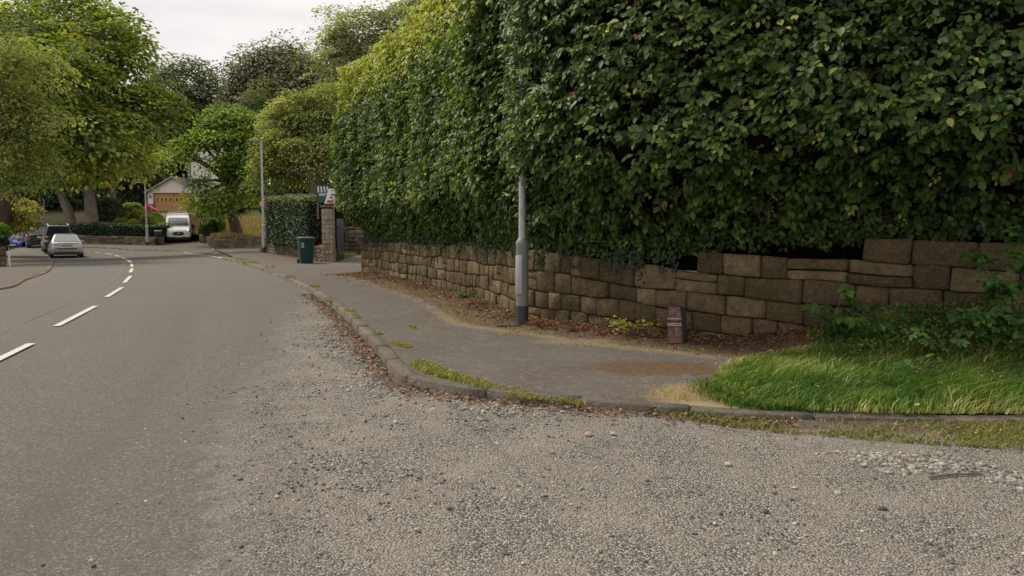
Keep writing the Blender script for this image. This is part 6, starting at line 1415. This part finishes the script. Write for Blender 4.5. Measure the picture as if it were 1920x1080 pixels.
# fallen leaves along the wall foot and in the gutter
def litter():
    P = []; 
    m = 17000; s = rng.uniform(0, SW[-1] * .62, m); x = np.interp(s, SW, WALLC[:, 0]); y = np.interp(s, SW, WALLC[:, 1]); TT = np.gradient(WALLC[:, :2], axis=0); TT /= np.hypot(TT[:, 0], TT[:, 1])[:, None]
    tx = np.interp(s, SW, TT[:, 0]); ty = np.interp(s, SW, TT[:, 1]); wid = np.interp(s, [0, 6, 12, 14, 18], [1.5, .9, .8, .7, .8]); o = np.abs(rng.normal(0, .42, m)) * wid + .02
    X = x + ty * o; Y = y - tx * o; P.append(np.column_stack([X, Y, zP(X, Y) + .014 + .012 * np.exp(-o * 3) * rng.random(m)]))
    KS = np.concatenate([[0], np.cumsum(np.hypot(*np.diff(K[:, :2], axis=0).T))]); kk = (K[:, 1] < 17) & (K[:, 0] < 2.2); s0, s1 = KS[kk].min(), KS[kk].max(); m = 2600
    s = rng.uniform(s0, s1, m); x = np.interp(s, KS, K[:, 0]); y = np.interp(s, KS, K[:, 1]); T2 = np.gradient(K[:, :2], axis=0); T2 /= np.hypot(T2[:, 0], T2[:, 1])[:, None]; tx = np.interp(s, KS, T2[:, 0]); ty = np.interp(s, KS, T2[:, 1])
    o = np.abs(rng.normal(0, .14, m)) + .02; X = x + ty * o; Y = y - tx * o; P.append(np.column_stack([X, Y, .012 + .01 * rng.random(m)]))
    v_ = scatter(vpoly, 900, rng); P.append(np.column_stack([v_, .03 + .02 * rng.random(900)]))
    P = np.concatenate(P); n = len(P); N = unit(np.array([0, 0, 1.0]) + rng.normal(0, .28, (n, 3))); rn = np.clip(.45 + .25 * rng.normal(size=n) + .25 * vnoise(P, 1.6, 3, 2), 0, 1); sz = rng.uniform(.022, .058, n); sz[-900:] *= .6
    tag(leaves('leaf_litter', P, rdir(n, rng) * [1, 1, .15], N, sz, sz * .6, rn, M['litter'], None, 'leaf'), 'reddish brown fallen leaves along the wall foot and in the gutter', 'leaf litter', kind='stuff')
    # dry straw at the edge of the pavement
    m = 6500; s = rng.uniform(5, SW[-1] * .55, m); x = np.interp(s, SW, WALLC[:, 0]); y = np.interp(s, SW, WALLC[:, 1]); tx = np.interp(s, SW, TT[:, 0]); ty = np.interp(s, SW, TT[:, 1]); o = rng.normal(.75, .16, m) * np.interp(s, [5, 11, 14, 18], [.9, .9, 1.5, 1.2])
    X = x + ty * o; Y = y - tx * o; k = vnoise(np.column_stack([X, Y, 0 * X]), 2.0, 5, 2) + .3 * rng.random(m) > .0; P = np.column_stack([X, Y, zP(X, Y) + .012])[k]
    q2 = gp(1320, 735, .1); e = np.column_stack([q2.x + rng.normal(0, .30, 1500), q2.y + rng.normal(0, .22, 1500)]); e = e[(e[:, 1] > 6.2)]; P = np.vstack([P, np.column_stack([e, zP(e[:, 0], e[:, 1]) + .012])])
    blades('dry_grass', P, .05, .006, M['dry'], flop=1.5, seed=9, label='flattened straw coloured dry grass edging the pavement', cat='dry grass')
litter()

# loose chippings
def pebbles():
    bm = bmesh.new(); bmesh.ops.create_icosphere(bm, subdivisions=1, radius=1); V0 = np.array([v.co[:] for v in bm.verts]); F0 = np.array([[v.index for v in f.verts] for f in bm.faces]); bm.free()
    def put(P, S, seed, name, label, rn=None):
        r_ = np.random.default_rng(seed); n = len(P); Q = V0[None] * (1 + .28 * r_.uniform(-1, 1, (n, len(V0), 1))) * (S[:, None, None]) * r_.uniform(.55, 1.2, (n, 1, 3)) * np.array([1, 1, .62])
        a = r_.uniform(0, 6.28, n); c, s = np.cos(a)[:, None], np.sin(a)[:, None]; X = Q[..., 0] * c - Q[..., 1] * s; Y = Q[..., 0] * s + Q[..., 1] * c
        V = np.stack([X, Y, Q[..., 2]], -1) + P[:, None]; F = F0[None] + (np.arange(n) * len(V0))[:, None, None]
        tag(np_mesh(name, V.reshape(-1, 3), F.reshape(-1, 3), M['pebble'], None, dict(rnd=np.repeat(r_.random(n) if rn is None else rn, len(V0)))), label, 'gravel', kind='stuff')
    poly = [(-2.2, 1.4), (6.5, 1.4), (6.5, 5.6), (3, 6.0), (0, 6.7), (-1.3, 7.8), (-2.2, 10.5), (-3.4, 14), (-4.0, 14), (-3.6, 9), (-2.6, 5)]
    q = scatter(poly, 11000, rng, lambda x, y: np.clip(.12 + .9 * ss(.0, .6, vnoise(np.stack([x, y, 0 * x], -1), .9, 23, 3) + .12) * ss(-.3, .6, x - np.interp(y, GY, GX)), 0, 1) * np.clip(y / 5, .3, 1.0))
    sz = .0035 + .012 * rng.random(len(q)) ** 3.2; put(np.column_stack([q, sz * .2]), sz, 1, 'loose_gravel', 'loose grey chippings scattered over the worn junction surface')
    hp = [(p.x, p.y) for p in (gp(1530, 850, 0), gp(1650, 842, 0), gp(1760, 850, 0), gp(1925, 890, 0), gp(1980, 925, 0), gp(1800, 915, 0), gp(1640, 885, 0))]
    q = scatter(hp, 1700, rng, lambda x, y: ss(-.3, .4, vnoise(np.stack([x, y, 0 * x], -1), 3, 3, 2) + .1)); sz = .006 + .018 * rng.random(len(q)) ** 2; put(np.column_stack([q, sz * .3]), sz, 2, 'gravel_spill', 'pale rounded stones spilled at the right edge of the junction', .30 + .55 * rng.random(len(q)))
    # gutter stones
    m = 1500; KS = np.concatenate([[0], np.cumsum(np.hypot(*np.diff(K[:, :2], axis=0).T))]); kk = (K[:, 1] < 12) & (K[:, 0] < 0.2); s = rng.uniform(KS[kk].min(), KS[kk].max(), m); x = np.interp(s, KS, K[:, 0]); y = np.interp(s, KS, K[:, 1]); T2 = np.gradient(K[:, :2], axis=0); T2 /= np.hypot(T2[:, 0], T2[:, 1])[:, None]; tx = np.interp(s, KS, T2[:, 0]); ty = np.interp(s, KS, T2[:, 1])
    o = np.abs(rng.normal(.28, .22, m)) + .03; sz = .006 + .016 * rng.random(m) ** 2.5; put(np.column_stack([x + ty * o, y - tx * o, sz * .3]), sz, 3, 'gutter_stones', 'small pale stones gathered in the gutter along the kerb', .4 + .6 * rng.random(m))
pebbles()
M['stonep'] = plain('pinkish_stone', (.36, .26, .21), .9, 0, .3, 40, bump=.4); M['stonel'] = plain('pale_grey_stone', (.36, .34, .31), .9, 0, .25, 40, bump=.4); M['stoned'] = plain('dark_chip', (.07, .068, .066), .85, 0, .3, 40, bump=.4)
def stone(u, v, s_, lab, seed):
    c = gp(u, v, 0); bm = bmesh.new(); bmesh.ops.create_icosphere(bm, subdivisions=2, radius=s_)
    for vv in bm.verts: vv.co *= 1 + .35 * float(vnoise(np.array(vv.co) / s_ + seed, 1.1, seed, 2)); vv.co.z *= .65
    me = bpy.data.meshes.new('loose_stone'); bm.to_mesh(me); bm.free(); o = link('loose_stone', me, M['stonep'] if seed == 1 else M['stonel'] if seed % 2 else M['stoned'], None, False); o.location = (c.x, c.y, s_ * .35); tag(o, lab, 'stone')
stone(1104, 817, .028, 'pinkish loose stone alone on the junction surface in the middle', 1); stone(1150, 815, .022, 'flat grey stone just right of the pinkish loose stone', 3)
stone(902, 803, .016, 'little stone above the pale straw on the junction', 5); stone(1571, 926, .020, 'pair stone, pale, on the open gravel left of the stick', 7); stone(1365, 872, .022, 'light stone beside a dark chip right of centre', 9)
stone(1655, 957, .024, 'dark flat chip below the pale pair stone', 2); stone(1436, 961, .018, 'dark chip on the gravel at lower right centre', 4)
def stick(pts, r_, lab, mat='barkl'):
    P_ = [gp(u, v, 0) + Vector((0, 0, r_ + .008)) for u, v in pts]; o = MB().tube(P_, [r_, r_ * .9, r_ * .6] if len(P_) == 3 else r_, 6).build('stick', M[mat], None, smooth=True); tag(o, lab, 'stick')
stick([(1742, 900), (1790, 894), (1842, 893)], .009, 'longest pale dry stick lying across the spilled stones'); stick([(1691, 862), (1694, 884)], .007, 'short upright pointing stick left of the longest one'); stick([(1806, 874), (1824, 888)], .006, 'short orange brown stick right of the spilled stones', 'wood_post'); stick([(883, 808), (925, 810)], .004, 'thin straw on the junction below a little stone')

# yellow weed and red weeds at the wall foot
def weed_plant(u, v, hgt, rad, n, mat, label, leaf=.04, seed=0, name='weed'):
    c = gp(u, v, KERB_H + .02); r_ = np.random.default_rng(seed); mb = MB(); P = []; T = []
    for i in range(int(6 + n / 12)):
        a = r_.uniform(0, 6.28); e = Vector((math.cos(a) * rad * r_.uniform(.3, 1), math.sin(a) * rad * .5 * r_.uniform(.3, 1), hgt * r_.uniform(.5, 1))); mid = Vector((e.x * .35, e.y * .35, e.z * .65)); mb.tube([(0, 0, 0), mid, e], [.004, .003, .0015], 4)
        for k in range(max(3, int(n / (6 + n / 12)))): f = r_.uniform(.35, 1.0); pnt = mid.lerp(e, (f - .35) / .65); P.append((pnt.x + r_.normal(0, .015), pnt.y + r_.normal(0, .015), pnt.z + r_.normal(0, .015))); T.append((math.cos(a) + r_.normal(0, .8), math.sin(a) + r_.normal(0, .8), r_.normal(-.1, .4)))
    P = np.array(P); o = leaves(name, P, np.array(T), unit(np.array([0, -.3, 1.0]) + r_.normal(0, .4, (len(P), 3))), leaf * r_.uniform(.6, 1.2, len(P)), leaf * .7, r_.random(len(P)), M[mat], None, 'leaf'); o.location = c
    r0_ = empty(name, c, 0, label, 'weed'); o.name = 'leaves'; o.location = (0, 0, 0); o.parent = r0_; mb.build('stems', M['bark'], r0_); return r0_
weed_plant(1190, 634, .26, .42, 190, 'yellow', 'yellow leaved weed growing at the wall foot left of the mile post', .045, 1); weed_plant(1150, 612, .30, .12, 45, 'yellow', 'thin upright yellow weed against the wall stones', .035, 2)
weed_plant(1075, 622, .10, .35, 160, 'redweed', 'low dark red weed right of the nearest lamp column', .03, 3); weed_plant(1015, 616, .12, .28, 140, 'redweed', 'red weed at the foot of the nearest lamp column', .03, 4)
weed_plant(1130, 628, .08, .35, 100, 'redweed', 'sparse reddish weed between lamp column and yellow weed', .028, 9)
weed_plant(1305, 634, .20, .12, 60, 'bramble', 'small green ivy like weed right of the mile post', .035, 5); weed_plant(880, 562, .16, .38, 200, 'bramble', 'green weed at the wall foot left of the nearest lamp column', .045, 6); weed_plant(1395, 648, .06, .12, 20, 'lime', 'tiny bright weed on the bare soil by the wall', .04, 7)

# brambles and undergrowth on the right bank
def bramble(name, base, arcs, n, label, seed, size=.085, mat='bramble'):
    r_ = np.random.default_rng(seed); mb = MB(); P = []; T = []; N = []
    for (dx, dy, dz, L) in arcs:
        a = Vector((0, 0, 0)); m_ = Vector((dx * .45, dy * .45, dz * 1.25)); e = Vector((dx, dy, dz)); pts = [a.lerp(m_, t) .lerp(m_.lerp(e, t), t) for t in np.linspace(0, 1, 8)]; mb.tube(pts, [.006 - .0006 * i for i in range(8)], 5)
        for k in range(L):
            t = r_.uniform(.12, 1); i = min(6, int(t * 7)); p = pts[i].lerp(pts[i + 1], t * 7 - i); sd_ = Vector((r_.normal(), r_.normal() * .7 - .4, r_.uniform(-.1, .7))).normalized(); c = p + sd_ * .06
            mb.tube([p, c], .002, 3)
            nn_ = Vector((r_.normal(0, .35), -.55 + r_.normal(0, .3), .8)).normalized(); ax = (sd_ - nn_ * sd_.dot(nn_)).normalized(); bx = nn_.cross(ax)
            for g in (-1.15, 0, 1.15): d = ax * math.cos(g) + bx * math.sin(g); P.append(c[:]); T.append(tuple(d + Vector((0, 0, -.18)))); N.append(nn_[:])
    P = np.array(P); z = size * r_.uniform(.7, 1.25, len(P)); rr = np.repeat(r_.random(len(P) // 3), 3) * .8 + .12 * r_.random(len(P)); o = leaves(name, P, np.array(T), np.array(N), z, z * .72, rr, M[mat], None, 'leaf'); o.location = base
    r0_ = empty(name, base, 0, label, 'bramble'); o.name = 'leaves'; o.location = (0, 0, 0); o.parent = r0_; mb.build('stems', M['wood_post'], r0_); return r0_
def bb(u, Y): x = at(u, 600, Y).x; return (x, Y, float(zP(x, Y)) + .0)
bramble('bramble', bb(1560, 8.15), [(-.25, -.15, .35, 9), (.1, -.2, .5, 9), (-.1, -.25, .2, 7), (.35, -.1, .35, 8)], 0, 'leafy bramble against the wall at the left end of the green bank', 1, .10)
bramble('bramble', bb(1640, 7.75), [(-.4, -.1, .28, 10), (.3, -.15, .42, 10), (0, -.25, .22, 7), (.5, -.1, .2, 8)], 0, 'bramble in the middle of the green bank with three part leaves', 2, .10)
bramble('bramble', bb(1780, 7.3), [(-.5, -.15, .22, 12), (.3, -.15, .42, 12), (-.1, -.3, .18, 8), (.4, -.2, .28, 10)], 0, 'tall bright bramble near the right edge under the dark ivy', 3, .065, 'bramble')
bramble('bramble', bb(1890, 7.2), [(-.2, -.1, .65, 26), (.3, -.1, .85, 26), (0, -.3, .35, 18), (.1, 0, 1.1, 34), (-.35, .15, .9, 28), (-.45, 0, .35, 18)], 0, 'dark bramble climbing the wall at the right edge', 4, .09)
bramble('bramble', bb(1715, 6.95), [(-.25, -.1, .14, 7), (.25, -.1, .16, 7), (0, -.12, .1, 5)], 0, 'low bramble leaves at the front of the green bank', 5, .05, 'bramble')
up = [(at(1515, 630, 8.35).x, 8.4), (4.4, 7.95), (5.2, 7.65), (8.5, 6.95), (8.5, 6.5), (5.0, 6.9), (at(1535, 645, 7.9).x, 7.7)]
q = scatter(up, 17000, rng); m = len(q); h = rng.random(m) ** 1.2 * (.08 + .26 * ss(3.1, 4.6, q[:, 0])) * (.35 + .65 * ss(6.6, 7.4, q[:, 1])); P = np.column_stack([q, zP(q[:, 0], q[:, 1]) + h]); rr = .35 + .5 * rng.random(m) + .35 * vnoise(P, 3, 3, 2); rr = np.where(rng.random(m) < .10, 1, np.clip(rr, 0, .9))
o = leaves('undergrowth', P, rdir(m, rng), unit(np.array([0, -.5, .8]) + rng.normal(0, .5, (m, 3))), rng.uniform(.02, .05, m), .024, rr, M['bramble'], None, 'quad'); tag(o, 'tangled low green undergrowth between the brambles and the grass', 'undergrowth', kind='stuff')
q = scatter(up, 5000, rng); blades('bank_grass', np.column_stack([q, zP(q[:, 0], q[:, 1])]), .15 + .16 * ss(3.4, 4.8, q[:, 0]), .008, M['dry'] if False else M['tuft'], flop=.8, seed=12, rnd=rng.random(5000) * .85, label='wiry dull grass growing through the brambles on the right bank', cat='grass')
# leaves lying on the grass
q = scatter(gpoly_near, 60, rng); P = np.column_stack([q, zP(q[:, 0], q[:, 1]) + .075]); tag(leaves('leaf_litter', P, rdir(60, rng) * [1, 1, .2], unit(np.array([0, -.4, 1]) + rng.normal(0, .3, (60, 3))), .05, .03, .75 + .25 * rng.random(60), M['litter'], None, 'leaf'), 'single pale dry leaves dropped on the long green grass', 'leaf litter', kind='stuff')
